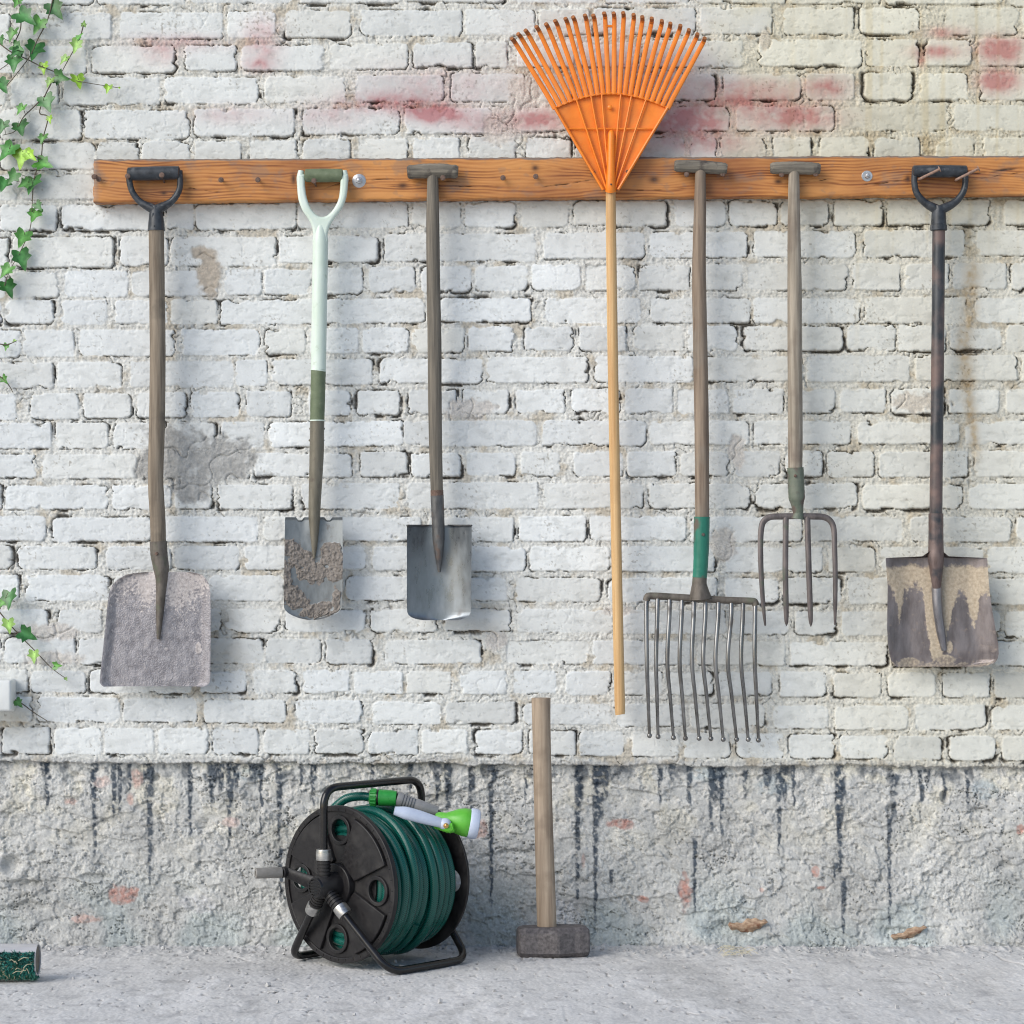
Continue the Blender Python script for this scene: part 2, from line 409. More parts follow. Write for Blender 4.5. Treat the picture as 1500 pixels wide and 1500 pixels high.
crk = np.exp(-((d - 0.9) / 0.72) ** 2) * sst(0.12, 0.40, ncr + .35 * n8)
hair = np.exp(-(F(26, 2, 111) / 0.030) ** 2) * sst(-0.1, 0.3, F(60, 2, 121)) * sst(-1, 1, d)
slit = np.exp(-((d - 2.4) / 2.4) ** 2) * sst(0.70, 0.88, ncr)
hairb = np.exp(-(F(80, 2, 131) / 0.006) ** 2) * sst(0.25, 0.5, F(110, 1, 141)) * mb
def blob(cx, cy, sx, sy, rag=0.35, soft=0.25, seed=21):
    q = np.sqrt(((XX - cx) / sx) ** 2 + ((YY - cy) / sy) ** 2) + rag * (n22 * 0.8 + n8 * 0.45)
    return sst(1 + soft, 1 - soft, q)
# bare cement patches smeared over the bricks
pg = np.maximum.reduce([blob(255, 665, 48, 42), blob(322, 672, 52, 34), blob(222, 680, 22, 30), blob(280, 715, 30, 22), blob(390, 655, 0.1, 0.1)])
pb = np.maximum(blob(306, 405, 17, 30), blob(300, 372, 20, 10))
pw = np.maximum.reduce([blob(735, 185, 26, 30), blob(765, 135, 22, 26), blob(905, 895, 25, 8), blob(70, 925, 45, 12), blob(1080, 660, 12, 26), blob(1060, 800, 18, 25), blob(80, 965, 40, 12), blob(725, 940, 16, 14), blob(1120, 60, 8, 20), blob(690,600,40,14,0.5), blob(1345,590,36,14,.5)])
patch = np.maximum(np.maximum(pg, pb), pw)
h = hm * (1 - mb) + hb * mb
h = lerp(h, -0.6 + 1.1 * n22 + 1.3 * n8 + 0.7 * n4 - 5 * np.exp(-(F(55, 2, 151) / 0.03) ** 2), patch)
h = h - (10.5 * crk + 13 * slit) * (1 - 0.85 * patch) - 5 * hair * (1 - mb) - 2.0 * hairb
# colours of the paint, the mortar and the marks on them
def C(r, g, b_): return np.array([r, g, b_], np.float32)
e1 = lambda a: a[..., None]
paint = e1(bt * (1 + 0.05 * n70 + 0.035 * n22 + 0.02 * n8)) * C(.70, .72, .722)
paint = paint * lerp(np.ones(3, np.float32), C(.88, .88, .875), e1(sst(.15, .7, F(30, 4, 83, 18)) * .8 + flake * .5))
paint = lerp(paint, paint * C(1, .965, .90), e1(np.clip(byel, 0, 1)))
mort = e1(1 + 0.09 * n22 + 0.11 * n8 + 0.10 * n4 + .06 * n25) * C(.635, .632, .60)
grime = sst(0.1, 0.75, F(45, 3, 161) + 0.25 * n8)
mort = lerp(mort, mort * C(.80, .74, .66), e1(grime))
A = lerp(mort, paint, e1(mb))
bare = np.clip(crk * 1.0 + slit + hair * 0.6 * (1 - mb), 0, 1)
A = lerp(A, A * 0 + C(.17, .15, .13), e1(bare * 0.85))
pits = sst(0.55, 0.75, F(5, 2, 171) + 0.3 * n70) * sst(0.1, 0.5, F(60, 2, 181))
A = lerp(A, A * C(.55, .52, .48), e1(pits * 0.8 * mb))
A = lerp(A, e1(1 + 0.12 * n22 + 0.10 * n8) * C(.40, .395, .38), e1(pg)); A = lerp(A, e1(1 + 0.1 * n8) * C(.47, .41, .34), e1(pb))
A = lerp(A, e1(1 + 0.1 * n8 + .06 * n22) * C(.60, .57, .535), e1(pw))
# warmer, dimmer light painted into the right and upper wall, with yellow grime
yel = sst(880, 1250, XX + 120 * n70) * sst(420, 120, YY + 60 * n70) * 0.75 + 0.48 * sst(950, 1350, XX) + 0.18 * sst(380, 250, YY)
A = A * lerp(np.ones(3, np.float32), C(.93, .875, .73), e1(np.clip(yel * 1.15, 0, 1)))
strk = sst(0.25, 0.8, fbm(xs, ys, 16, 500, 2, 191)) * sst(1040, 1300, XX) * sst(650, 200, YY)
A = A * lerp(np.ones(3, np.float32), C(.92, .86, .74), e1(strk * 0.8))
for (cx, cy, sx, sy, st) in [(385, 60, 22, 26, .35), (380, 95, 18, 9, .35), (262, 62, 60, 10, .28), (235, 78, 22, 14, .25), (335, 168, 45, 12, .2), (636, 166, 34, 11, .85),
    (570, 150, 62, 11, .5), (640, 125, 90, 26, .22), (785, 176, 34, 13, .6), (930, 105, 70, 22, .32), (1165, 172, 50, 16, .6), (1090, 150, 70, 12, .5), (1010, 178, 55, 22, .6),
    (1095, 128, 70, 12, .35), (1212, 128, 28, 13, .45), (1385, 48, 26, 8, .4), (1372, 76, 28, 8, .5), (1350, 86, 5, 9, .5), (1466, 72, 27, 15, .8), (1462, 118, 24, 15, .75), (480, 170, 40, 16, .2), (700, 180, 40, 14, .3), (1030,210,60,14,.35)]:
    w = 1.7 * st * np.exp(-(((XX - cx) / sx) ** 2 + ((YY - cy) / sy) ** 2) * 0.7) * (1 + 0.35 * n22 + 0.25 * n8) * sst(-1.6, .2, n70 + .8)
    A = lerp(A, A * C(.70, .34, .36), e1(np.clip(w, 0, 0.95)))
dr = np.exp(-((XX - (1420 + 8 * np.sin(YY / 47) + 5 * n70)) / lerp(13, 7, sst(420, 700, YY))) ** 2) * sst(372, 400, YY) * sst(705, 640, YY)
A = lerp(A, A * C(.72, .58, .42), e1(np.clip(dr * 0.75 * (1 + .5 * n8), 0, 1)))
for (cx, cy, sx, sy, st) in [(25, 1055, 26, 20, .6), (330, 960, 28, 28, .45), (332, 905, 20, 24, .35), (712, 920, 30, 14, .3), (715, 890, 25, 8, .4), (1475, 900, 24, 26, .25), (95, 85, 22, 16, .3)]:  # brown stains; the patches right of the left shovel blade are its painted shadow
    w = st * np.exp(-(((XX - cx) / sx) ** 2 + ((YY - cy) / sy) ** 2)) * (1 + .3 * n8)
    A = lerp(A, A * C(.66, .56, .43), e1(np.clip(w, 0, 1)))
# ---- the rendered plinth below the ledge
led = 1116 + 8 * XX / 1500 + 3.5 * F(60, 2, 201) + 1.8 * n8
mp_ = sst(-1.0, 1.2, YY - led)
sh1 = sst(0.02, 0.06, F(150, 5, 211, 95, .5)); sh2 = sst(0.1, 0.14, F(70, 4, 221, 45, .5))
am = .20 + .80 * sst(-.25, .45, F(85, 3, 215, 60))
hp = -17 + 5 * F(170, 2, 231) + 4.6 * sh1 + 3.4 * sh2 + 2.2 * F(34, 3, 241) + am * (1.9 * n8 + 1.4 * n4 + .8 * n25) + 1.2 * sst(.02, .2, F(24, 3, 245)) - 2.6 * sst(.42, .6, F(11, 3, 247)) - 4.5 * sst(.60, .72, F(19, 3, 249, 13))
fis = np.exp(-(F(95, 6, 251, 42, .62) / 0.018) ** 2) * sst(0.05, 0.3, F(140, 2, 261))
hp = hp - 7 * fis
ragged = sst(1165, 1118, YY); hp = hp - ragged * (2 + 5 * np.abs(F(14, 3, 271)))
hp = hp + 16 * sst(1340, 1392, YY + 14 * n70)
for (cx, cy, sx, sy, dp) in [(15, 1268, 13, 13, 22), (34, 1296, 24, 6, 14), (38, 1330, 28, 7, 10), (228, 1140, 5, 5, 12), (110, 1138, 12, 5, 9), (36, 1155, 5, 5, 8), (135, 1286, 20, 5, 10), (1308, 1186, 9, 7, 14), (1385, 1168, 6, 9, 14), (1060, 1362, 24, 12, 16), (1312, 1368, 30, 9, 10), (858, 1143, 8, 5, 10), (1437, 1190, 16, 7, 10), (1475, 1270, 10, 8, 8), (275, 1310, 14, 12, 5), (757, 1250, 22, 5, 6), (1455, 1365, 12, 20, 6), (110,1150,6,5,8), (300,1210,12,9,6)]:
    hp = hp - dp * np.exp(-(((XX - cx) / sx) ** 2 + ((YY - cy) / sy) ** 2) ** 2)
Pc = e1(1 + 0.20 * F(130, 4, 281) + 0.08 * n22 + 0.08 * n8 + 0.10 * n4 + .09 * n25) * C(.49, .488, .472)
Pc = lerp(Pc, Pc * C(1.16, 1.12, 1.02), e1(sst(-0.1, 0.5, F(60, 3, 291)) * sst(1300, 1150, YY)))
Pc = lerp(Pc, Pc * C(.86, .93, .95), e1(sst(-.2, .4, F(110, 2, 301)) * sst(1250, 1360, YY)))
Pc = lerp(Pc, Pc * 0 + C(.60, .585, .55), e1(sst(0.02, 0.4, F(22, 4, 311)) * sst(1260, 1125, YY + 50 * n70)))
for (x0, y0, y1, w) in [(67,1118,1190,5),(62,1118,1140,9),(137,1118,1262,6),(133,1130,1180,4),(165,1120,1200,5),(174,1118,1197,5),(188,1120,1172,4),(218,1118,1300,7),(213,1120,1160,6),(277,1120,1232,5),(310,1118,1182,10),(322,1120,1165,7),(335,1118,1238,7),(345,1118,1160,8),(370,1118,1150,9),(381,1120,1224,4),(408,1120,1236,7),(410,1245,1322,4),(440,1120,1170,3),(458,1118,1185,6),
    (545,1120,1160,4),(600,1120,1165,5),(640,1120,1180,6),(656,1120,1190,9),(690,1125,1240,6),(719,1120,1330,6),(724,1120,1150,7),(770,1125,1180,3),(846,1120,1345,6),(850,1120,1190,8),(872,1118,1352,6),(878,1118,1210,11),(888,1120,1170,7),(895,1275,1300,4),(967,1124,1182,4),(985,1120,1150,8),(1010,1122,1184,6),(1042,1122,1222,6),(1050,1124,1180,9),(1058,1124,1232,6),(1018,1228,1340,4),(1092,1130,1165,6),(1125,1128,1165,8),(1142,1130,1258,6),(1150,1125,1175,8),(1163,1122,1188,4),(1231,1122,1285,8),(1228,1130,1230,6),(1236,1285,1385,5),(1224,1265,1310,3),(1311,1135,1200,9),(1304,1195,1360,5),(1350,1128,1204,5),(1360,1128,1150,8),(1385,1135,1180,5),(1418,1130,1188,4)]:
    yy1 = y1; i0, i1 = np.searchsorted(xs, [x0 - 25, x0 + 25]); j0, j1 = np.searchsorted(ys, [y0 - 25, y1 + 30])
    sl = (slice(j0, j1), slice(i0, i1))
    t = np.clip((YY[sl] - y0) / (y1 - y0), 0, 1)
    ww = w * lerp(.95, 0.35, t) * (1 + 0.25 * n22[sl])
    q = np.abs(XX[sl] - x0 - 2.2 * n22[sl] - 1.6 * n8[sl]) / ww
    wgt = sst(1.2, 0.55, q) * sst(y1 + 8, y1 - 12, YY[sl] + 6 * n8[sl]) * sst(y0 - 3, y0 + 1, YY[sl]) * np.clip(1.0 + 1.2 * n8[sl] + .6 * n4[sl] + .6 * n22[sl], 0, 1) * 0.93
    Pc[sl] = lerp(Pc[sl], Pc[sl] * 0 + C(.050, .068, .092), e1(wgt))
Pc = lerp(Pc, Pc * C(.70, .82, .90), e1(0.6 * np.clip(1 + n8 + n22, 0, 1) * np.maximum.reduce([blob(1443, 1158, 20, 16), blob(1135, 1150, 26, 16, .6), blob(365, 1135, 25, 10, .6), blob(1040, 1135, 30, 10, .6)])))
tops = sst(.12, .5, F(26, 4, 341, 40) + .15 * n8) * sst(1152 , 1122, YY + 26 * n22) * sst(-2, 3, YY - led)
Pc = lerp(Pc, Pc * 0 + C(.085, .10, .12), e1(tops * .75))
for (cx, cy, sx, sy, cc) in [(180, 1312, 20, 13, 0), (198, 1143, 7, 13, 1), (190, 1172, 4, 7, 1), (122, 1347, 24, 5, 1), (150, 1147, 12, 8, 2), (103, 1175, 9, 5, 1), (913, 1208, 18, 8, 0), (1004, 1308, 9, 24, 0), (942, 1319, 8, 6, 0), (1196, 1276, 6, 8, 0), (1203, 1302, 9, 4, 0), (1116, 1305, 4, 5, 1), (1497, 1216, 6, 8, 0), (337, 1205, 12, 8, 2), (705, 1215, 10, 14, 1), (560, 1172, 10, 8, 2), (290, 1325, 26, 14, 3), (823, 1332, 24, 20, 3), (855,1262,3,10,1)]:
    b_ = blob(cx, cy, sx, sy, 0.55, 0.2)
    cc_ = [C(.43, .22, .18), C(.48, .34, .30), C(.60, .48, .44), C(.50, .50, .51)][cc]
    Pc = lerp(Pc, e1(1 + .15 * n8 + .1 * n4) * cc_, e1(np.clip(b_ * (.8 + .5 * n8), 0, 1) * .9)); hp = lerp(hp, hp * 0.6 - 6, b_ * 0.5)
Pc = lerp(Pc, Pc * C(.45, .43, .40), e1(fis * 0.5)); Pc = lerp(Pc, Pc * C(.6, .6, .6), e1(sst(.45, .75, F(9, 3, 321) + .2 * n22) * .7)); Pc = lerp(Pc, Pc * C(1.2, 1.19, 1.17), e1(sst(.4, .7, F(13, 3, 331)) * .7))
h = lerp(h, hp, mp_); A = lerp(A, Pc, e1(mp_))
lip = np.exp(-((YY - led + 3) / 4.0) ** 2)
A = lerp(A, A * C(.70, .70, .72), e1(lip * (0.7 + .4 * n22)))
h = np.clip(h, -34, 9)
WX = (XX - 750) * S; WZ = (PF - YY) * S
WY = -h * 0.001
m_wall = attr_mat('painted_brick', 0.82, 210, 0.22, 0.04, .002, grit=(1.0, .30))
grit = np.maximum((1 - mb) * .5 + patch * .5, mp_ * np.clip(.35 + .6 * am, 0, 1))
x0w, x1w = WX.min(), WX.max(); z0w, z1w = WZ.min(), WZ.max()
ev = [(x, y, z) for z in (z0w, z1w) for y in (0.045, 0.28) for x in (x0w, x1w)]
ef = [(0,1,3,2),(4,6,7,5),(0,4,5,1),(2,3,7,6),(0,2,6,4),(1,5,7,3)]
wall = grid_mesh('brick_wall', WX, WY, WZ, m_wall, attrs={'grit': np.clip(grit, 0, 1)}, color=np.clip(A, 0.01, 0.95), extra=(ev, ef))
tag(wall, 'old brick wall with flaking white paint above a rough grey rendered plinth with dark drips', 'wall')

# ================================================================== THE GROUND
gx = np.concatenate([np.array([-40, -20, -10, -5, -3, -2]), np.arange(-1.45, 1.45, 0.0026), np.array([2, 3, 5, 10, 20, 40])])
gy = np.concatenate([np.array([0.3]), np.arange(0.06, -1.25, -0.004), np.array([-1.5, -2, -3, -5, -8, -15, -40])])
GXX, GYY = np.meshgrid(gx.astype(np.float32), gy.astype(np.float32))
q = gx * 1000 / 1.6; r = gy * 1000 / 1.6
G = lambda sc, o, s, sy=None: fbm(q, r, sc, (sy or sc) * 2.6, o, s)
g200, g60, g18, g6, g3 = G(200, 3, 401), G(60, 3, 411), G(18, 3, 421), G(7, 2, 431), G(3.2, 2, 441)
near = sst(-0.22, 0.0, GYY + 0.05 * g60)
gz = 0.0025 * g200 + 0.0014 * g60 + (0.0005 + 0.0015 * near) * g18 + (0.0005 + 0.0012 * near) * g6 + 0.0004 * g3
gcr = np.exp(-(G(260, 3, 451) / 0.006) ** 2) * sst(0.1, 0.4, G(300, 1, 461))
lc = np.exp(-((GXX * 1000 / 1.6 - (680 + (-GYY - .05) * 120) - 10 * g60) / 2.2) ** 2) * (GYY > -.9)
gcr = np.maximum(gcr, lc)
gz = gz - 0.003 * gcr + 0.004 * near * sst(0.1, .6, g18)
inside = ((np.abs(GXX) < 1.42) & (GYY > -1.22))
gz = np.where(inside, gz, 0)
pit = sst(0.62, 0.8, G(9, 2, 471) + 0.25 * g60)
gz = gz - 0.0022 * pit * inside
gc = e1(1 + 0.17 * g200 + 0.12 * g60 + 0.06 * g18 + 0.08 * g6 + 0.09 * g3) * C(.635, .622, .605)
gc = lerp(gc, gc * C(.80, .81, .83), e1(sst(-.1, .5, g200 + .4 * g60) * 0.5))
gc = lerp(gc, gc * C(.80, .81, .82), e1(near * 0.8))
gc = lerp(gc, gc * 0 + C(.78, .765, .75), e1(sst(.25, .7, G(120, 4, 481) + .3 * g18) * 0.6 * sst(-0.25, -.6, GYY)))
gc = lerp(gc, gc * C(.5, .48, .46), e1(np.clip(pit * .7 + gcr * .6, 0, 1)))
gc = lerp(gc, gc * C(.62, .62, .64), e1(sst(.3, .7, G(40, 3, 491, 14)) * .45))
m_ground = attr_mat('worn_concrete', 0.85, 190, 0.38, 0.14, .002)
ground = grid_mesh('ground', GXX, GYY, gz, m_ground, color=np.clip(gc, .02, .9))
tag(ground, kind='structure')

# ================================================================== MATERIALS OF THE TOOLS
SH = (90, 90, 5)
m_shaft = mat('weathered_shaft', (.13, .098, .068), (.30, .245, .185), .75, scale=(110, 110, 5), bump=.5, spot=((.09, .075, .06), 14, .55, .75, .8))
m_shaft_grey = mat('grey_old_wood', (.07, .062, .05), (.235, .205, .165), .85, scale=(170, 170, 6), bump=1.0, bdist=.002, ramp=(.3, .7))
m_shaft_pale = mat('pale_old_wood', (.20, .165, .125), (.40, .345, .275), .75, scale=(110, 110, 5), bump=.5, spot=((.15, .11, .085), 9, .52, .72, .8))
m_shaft_brown = mat('brown_old_wood', (.14, .098, .068), (.30, .23, .17), .75, scale=(110, 110, 5), bump=.5, spot=((.25, .22, .18), 9, .52, .72, .8))
m_tgrip = mat('grey_crossbar_wood', (.085, .075, .062), (.25, .22, .175), .88, scale=(8, 130, 130), bump=.9, bdist=.002, spot=((.06, .05, .045), 40, .55, .7, .9))
m_fresh = mat('fresh_pale_wood', (.50, .28, .11), (.68, .45, .215), .5, scale=(150, 150, 3.5), bump=.2, ramp=(.35, .65), coat=.1, spot=((.40, .23, .10), 7, .55, .8, .6))
m_sledge_wood = mat('hammer_wood', (.25, .185, .13), (.44, .345, .255), .75, scale=(100, 100, 4), bump=.4, spot=((.19, .14, .10), 12, .52, .75, .75))
m_black = mat('black_plastic', (.018, .021, .026), (.045, .052, .062), .45, scale=(60, 60, 60), bump=.15, spot=((.10, .105, .11), 70, .58, .72, .6))
m_reel = mat('reel_black_plastic', (.011, .010, .011), (.018, .0165, .0175), .45, scale=(120, 120, 120), bump=.12, bdist=.0006, spec=.35, spot=((.045, .042, .040), 22, .5, .8, .7))
m_reel_tube = mat('black_enamel_tube', (.008, .0075, .008), (.014, .013, .0135), .2, scale=(40, 40, 40), bump=.05, rvar=.05)
m_steel = mat('galvanised_metal', (.42, .42, .43), (.62, .62, .63), .4, 0.9, scale=(60, 60, 60), bump=.15)
m_collar = mat('brushed_collar', (.42, .41, .39), (.58, .57, .55), .35, .9, scale=(20, 20, 200), bump=.2)
m_rust = mat('rusty_nail', (.10, .06, .045), (.21, .14, .11), .7, .35, scale=(200, 200, 200), bump=.4)
m_blade_worn = mat('encrusted_steel', (.22, .208, .222), (.38, .362, .378), .5, .5, scale=(70, 70, 45), bump=.8, bdist=.002, fine=300,
                   mud=((.36, .32, .31), (.62, .57, .55), .9), spot=((.48, .445, .445), 110, .60, .74, .85))
m_blade_spade = mat('grey_spade_steel', (.17, .185, .195), (.26, .28, .29), .45, .55, scale=(50, 50, 20), bump=.12, spot=((.16, .15, .14), 60, .6, .75, .7),
                    mud=((.14, .122, .108), (.28, .25, .225), .95))
m_blade_bright = mat('polished_blade_steel', (.14, .158, .178), (.27, .295, .318), .33, .7, scale=(45, 45, 18), bump=.12, bdist=.0006, ramp=(.25, .75), fine=350, spot=((.20, .19, .185), 34, .60, .80, .6))
m_blade_clay = mat('clay_stained_steel', (.155, .132, .130), (.27, .238, .235), .42, .5, scale=(40, 40, 14), bump=.3, fine=300, mudw=.24,
                   mud=((.37, .30, .22), (.54, .455, .345), .95), spot=((.27, .22, .19), 90, .6, .74, .8))
m_socket_brown = mat('brown_iron_socket', (.085, .072, .06), (.19, .165, .14), .6, .4, scale=(60, 60, 25), bump=.5, spot=((.12, .15, .09), 20, .56, .74, .8))
m_socket_dark = mat('dark_iron_socket', (.075, .075, .078), (.16, .158, .155), .5, .6, scale=(60, 60, 20), bump=.3, spot=((.15, .09, .06), 34, .55, .72, .8))
m_socket_rosy = mat('rusty_brown_tube', (.11, .075, .068), (.22, .165, .15), .5, .4, scale=(80, 80, 14), bump=.4, spot=((.035, .04, .048), 16, .55, .66, .45))
m_dark_tube = mat('dark_painted_tube', (.028, .032, .038), (.075, .078, .085), .38, .3, scale=(60, 60, 9), bump=.25, spot=((.165, .112, .098), 12, .45, .60, .55))
m_pale_green = mat('pale_mint_plastic', (.60, .70, .60), (.70, .78, .71), .4, scale=(40, 40, 12), bump=.08, spot=((.42, .50, .38), 60, .62, .8, .6))
m_olive = mat('olive_rubber', (.105, .135, .072), (.16, .195, .115), .6, scale=(60, 60, 60), bump=.3, spot=((.22, .23, .17), 60, .62, .8, .7))
m_olive_tube = mat('brown_olive_tube', (.125, .112, .082), (.20, .18, .138), .45, .2, scale=(60, 60, 10), bump=.12, spot=((.10, .08, .06), 50, .6, .75, .6))
m_green_paint = mat('worn_green_paint', (.012, .135, .092), (.022, .20, .135), .45, scale=(60, 60, 10), bump=.2, spot=((.115, .095, .075), 16, .54, .62, .75))
m_sage = mat('sage_paint_on_iron', (.11, .135, .10), (.185, .20, .155), .6, .2, scale=(60, 60, 30), bump=.4, spot=((.12, .09, .075), 30, .50, .62, .75))
m_fork = mat('brown_fork_iron', (.095, .082, .08), (.20, .17, .162), .55, .5, scale=(70, 70, 18), bump=.4, spot=((.10, .12, .085), 26, .58, .70, .75))
m_tine = mat('grey_tine_steel', (.15, .145, .14), (.32, .315, .31), .32, .8, scale=(60, 60, 8), bump=.15, spot=((.09, .08, .07), 20, .55, .7, .6))
m_orange = mat('orange_plastic', (.78, .19, .010), (.88, .245, .018), .42, scale=(30, 30, 30), bump=.04, spot=((.74, .27, .06), 9, .5, .8, .6), mud=((.22, .09, .03), (.40, .13, .03), .7))
m_head = mat('hammer_iron', (.085, .076, .078), (.19, .172, .172), .6, .35, scale=(120, 120, 120), bump=.35, bdist=.001, spot=((.21, .19, .185), 60, .60, .75, .8))
m_mud = mat('drying_mud', (.085, .068, .055), (.23, .19, .155), .95, scale=(110, 110, 110), bump=1.0, bdist=.004, ramp=(.3, .7), spot=((.30, .26, .22), 60, .58, .75, .95))
m_white = mat('white_plastic', (.72, .73, .71), (.78, .79, .77), .4, scale=(30, 30, 30), bump=.05)
m_grey_rubber = mat('grey_rubber', (.21, .195, .175), (.26, .245, .225), .55, scale=(90, 90, 90), bump=.1)
m_nozgrey = mat('grey_nozzle_plastic', (.20, .20, .205), (.25, .25, .255), .45, scale=(60, 60, 60), bump=.05)
m_nozgreen = mat('bright_green_plastic', (.10, .42, .035), (.13, .48, .05), .4, scale=(60, 60, 60), bump=.04)
m_coupgreen = mat('deep_green_plastic', (.018, .23, .035), (.028, .29, .05), .35, scale=(60, 60, 60), bump=.04)
m_nozpale = mat('pale_blue_plastic', (.50, .56, .70), (.56, .62, .75), .45, scale=(60, 60, 60), bump=.04)
m_brass = mat('brass', (.62, .38, .12), (.72, .46, .18), .3, .95, scale=(60, 60, 60), bump=.04)
m_stem = mat('ivy_stem', (.055, .045, .032), (.14, .11, .07), .7, scale=(120, 120, 120), bump=.4)
m_dry = mat('dry_leaf_brown', (.22, .13, .08), (.52, .38, .26), .6, scale=(60, 160, 160), bump=.8, spot=((.20, .09, .05), 60, .55, .7, .7))
m_pebble = mat('pebble', (.36, .355, .35), (.58, .57, .56), .8, scale=(120, 120, 120), bump=.4)
m_straw = mat('straw', (.48, .42, .27), (.62, .57, .42), .7, scale=(100, 100, 100), bump=.2)

# ---- hose with a woven skin
m_hose, nt, bs = new_mat('woven_green_hose'); N, L = nt.nodes, nt.links
tc = N.new('ShaderNodeUVMap') if False else N.new('ShaderNodeTexCoord')
no = N.new('ShaderNodeTexNoise'); no.inputs['Scale'].default_value = 30; L.new(tc.outputs['Object'], no.inputs['Vector'])
a1 = N.new('ShaderNodeAttribute'); a1.attribute_name = 'hu'; a2 = N.new('ShaderNodeAttribute'); a2.attribute_name = 'hv'
def wv(sign):
    s = N.new('ShaderNodeMath'); s.operation = 'MULTIPLY_ADD'; L.new(a2.outputs['Fac'], s.inputs[0]); s.inputs[1].default_value = 8.0 * sign
    mm = N.new('ShaderNodeMath'); mm.operation = 'MULTIPLY'; L.new(a1.outputs['Fac'], mm.inputs[0]); mm.inputs[1].default_value = 1500.0
    L.new(mm.outputs[0], s.inputs[2])
    sn = N.new('ShaderNodeMath'); sn.operation = 'SINE'; L.new(s.outputs[0], sn.inputs[0]); return sn.outputs[0]
mxm = N.new('ShaderNodeMath'); mxm.operation = 'MAXIMUM'; L.new(wv(1), mxm.inputs[0]); L.new(wv(-1), mxm.inputs[1])
cr = N.new('ShaderNodeValToRGB'); e = cr.color_ramp.elements
e[0].position = .35; e[0].color = (.002, .052, .042, 1); e[1].position = 1; e[1].color = (.009, .135, .104, 1)
L.new(mxm.outputs[0], cr.inputs[0]); L.new(cr.outputs[0], bs.inputs['Base Color'])
bs.inputs['Roughness'].default_value = .18
bp = N.new('ShaderNodeBump'); bp.inputs['Strength'].default_value = .2; bp.inputs['Distance'].default_value = .0005
L.new(mxm.outputs[0], bp.inputs['Height']); L.new(bp.outputs[0], bs.inputs['Normal'])

# ---- ivy leaf: colour by the leaf's own tone, pale veins
m_leaf, nt, bs = new_mat('ivy_leaf'); N, L = nt.nodes, nt.links
a1 = N.new('ShaderNodeAttribute'); a1.attribute_name = 'tone'
tc = N.new('ShaderNodeTexCoord'); no = N.new('ShaderNodeTexNoise'); no.inputs['Scale'].default_value = 120; no.inputs['Detail'].default_value = 4
L.new(tc.outputs['Object'], no.inputs['Vector'])
mr = N.new('ShaderNodeMapRange'); mr.inputs[1].default_value = .3; mr.inputs[2].default_value = .7; mr.inputs[3].default_value = .75; mr.inputs[4].default_value = 1.2
L.new(no.outputs['Fac'], mr.inputs[0])
vm = N.new('ShaderNodeVectorMath'); vm.operation = 'SCALE'; L.new(a1.outputs['Color'], vm.inputs[0]); L.new(mr.outputs[0], vm.inputs['Scale'])
L.new(vm.outputs[0], bs.inputs['Base Color']); bs.inputs['Roughness'].default_value = .38
bs.inputs['Subsurface Weight'].default_value = 0.0
bp = N.new('ShaderNodeBump'); bp.inputs['Strength'].default_value = .3; bp.inputs['Distance'].default_value = .001
L.new(no.outputs['Fac'], bp.inputs['Height']); L.new(bp.outputs[0], bs.inputs['Normal'])

# ---- varnished pine
m_board, nt, bs = new_mat('varnished_pine'); N, L = nt.nodes, nt.links
ar = N.new('ShaderNodeAttribute'); ar.attribute_name = 'ring'; ak = N.new('ShaderNodeAttribute'); ak.attribute_name = 'knot'
ac = N.new('ShaderNodeAttribute'); ac.attribute_name = 'crack'; aw = N.new('ShaderNodeAttribute'); aw.attribute_name = 'wear'
tc = N.new('ShaderNodeTexCoord')
mp = N.new('ShaderNodeMapping'); mp.inputs['Scale'].default_value = (5, 60, 160); L.new(tc.outputs['Object'], mp.inputs[0])
n1 = N.new('ShaderNodeTexNoise'); n1.inputs['Scale'].default_value = 1; n1.inputs['Detail'].default_value = 6; L.new(mp.outputs[0], n1.inputs['Vector'])
n2 = N.new('ShaderNodeTexNoise'); n2.inputs['Scale'].default_value = 4; n2.inputs['Detail'].default_value = 5; L.new(tc.outputs['Object'], n2.inputs['Vector'])
ad = N.new('ShaderNodeMath'); ad.operation = 'MULTIPLY_ADD'; L.new(n1.outputs['Fac'], ad.inputs[0]); ad.inputs[1].default_value = 6.5; L.new(ar.outputs['Fac'], ad.inputs[2])
sn = N.new('ShaderNodeMath'); sn.operation = 'SINE'; L.new(ad.outputs[0], sn.inputs[0])
cr = N.new('ShaderNodeValToRGB'); e = cr.color_ramp.elements
e[0].position = .1; e[0].color = (.62, .275, .080, 1); e[1].position = 1; e[1].color = (.22, .068, .015, 1)
x_ = cr.color_ramp.elements.new(.62); x_.color = (.47, .182, .045, 1)
mr = N.new('ShaderNodeMapRange'); mr.inputs[1].default_value = -1; mr.inputs[2].default_value = 1; L.new(sn.outputs[0], mr.inputs[0]); n5 = N.new('ShaderNodeTexNoise'); n5.inputs['Scale'].default_value = 1; n5.inputs['Detail'].default_value = 5
mp5 = N.new('ShaderNodeMapping'); mp5.inputs['Scale'].default_value = (3, 40, 45); L.new(tc.outputs['Object'], mp5.inputs[0]); L.new(mp5.outputs[0], n5.inputs['Vector'])
m5 = N.new('ShaderNodeMapRange'); m5.inputs[1].default_value = .3; m5.inputs[2].default_value = .72; L.new(n5.outputs['Fac'], m5.inputs[0])
mu = N.new('ShaderNodeMath'); mu.operation = 'MULTIPLY'; L.new(mr.outputs[0], mu.inputs[0]); L.new(m5.outputs[0], mu.inputs[1])
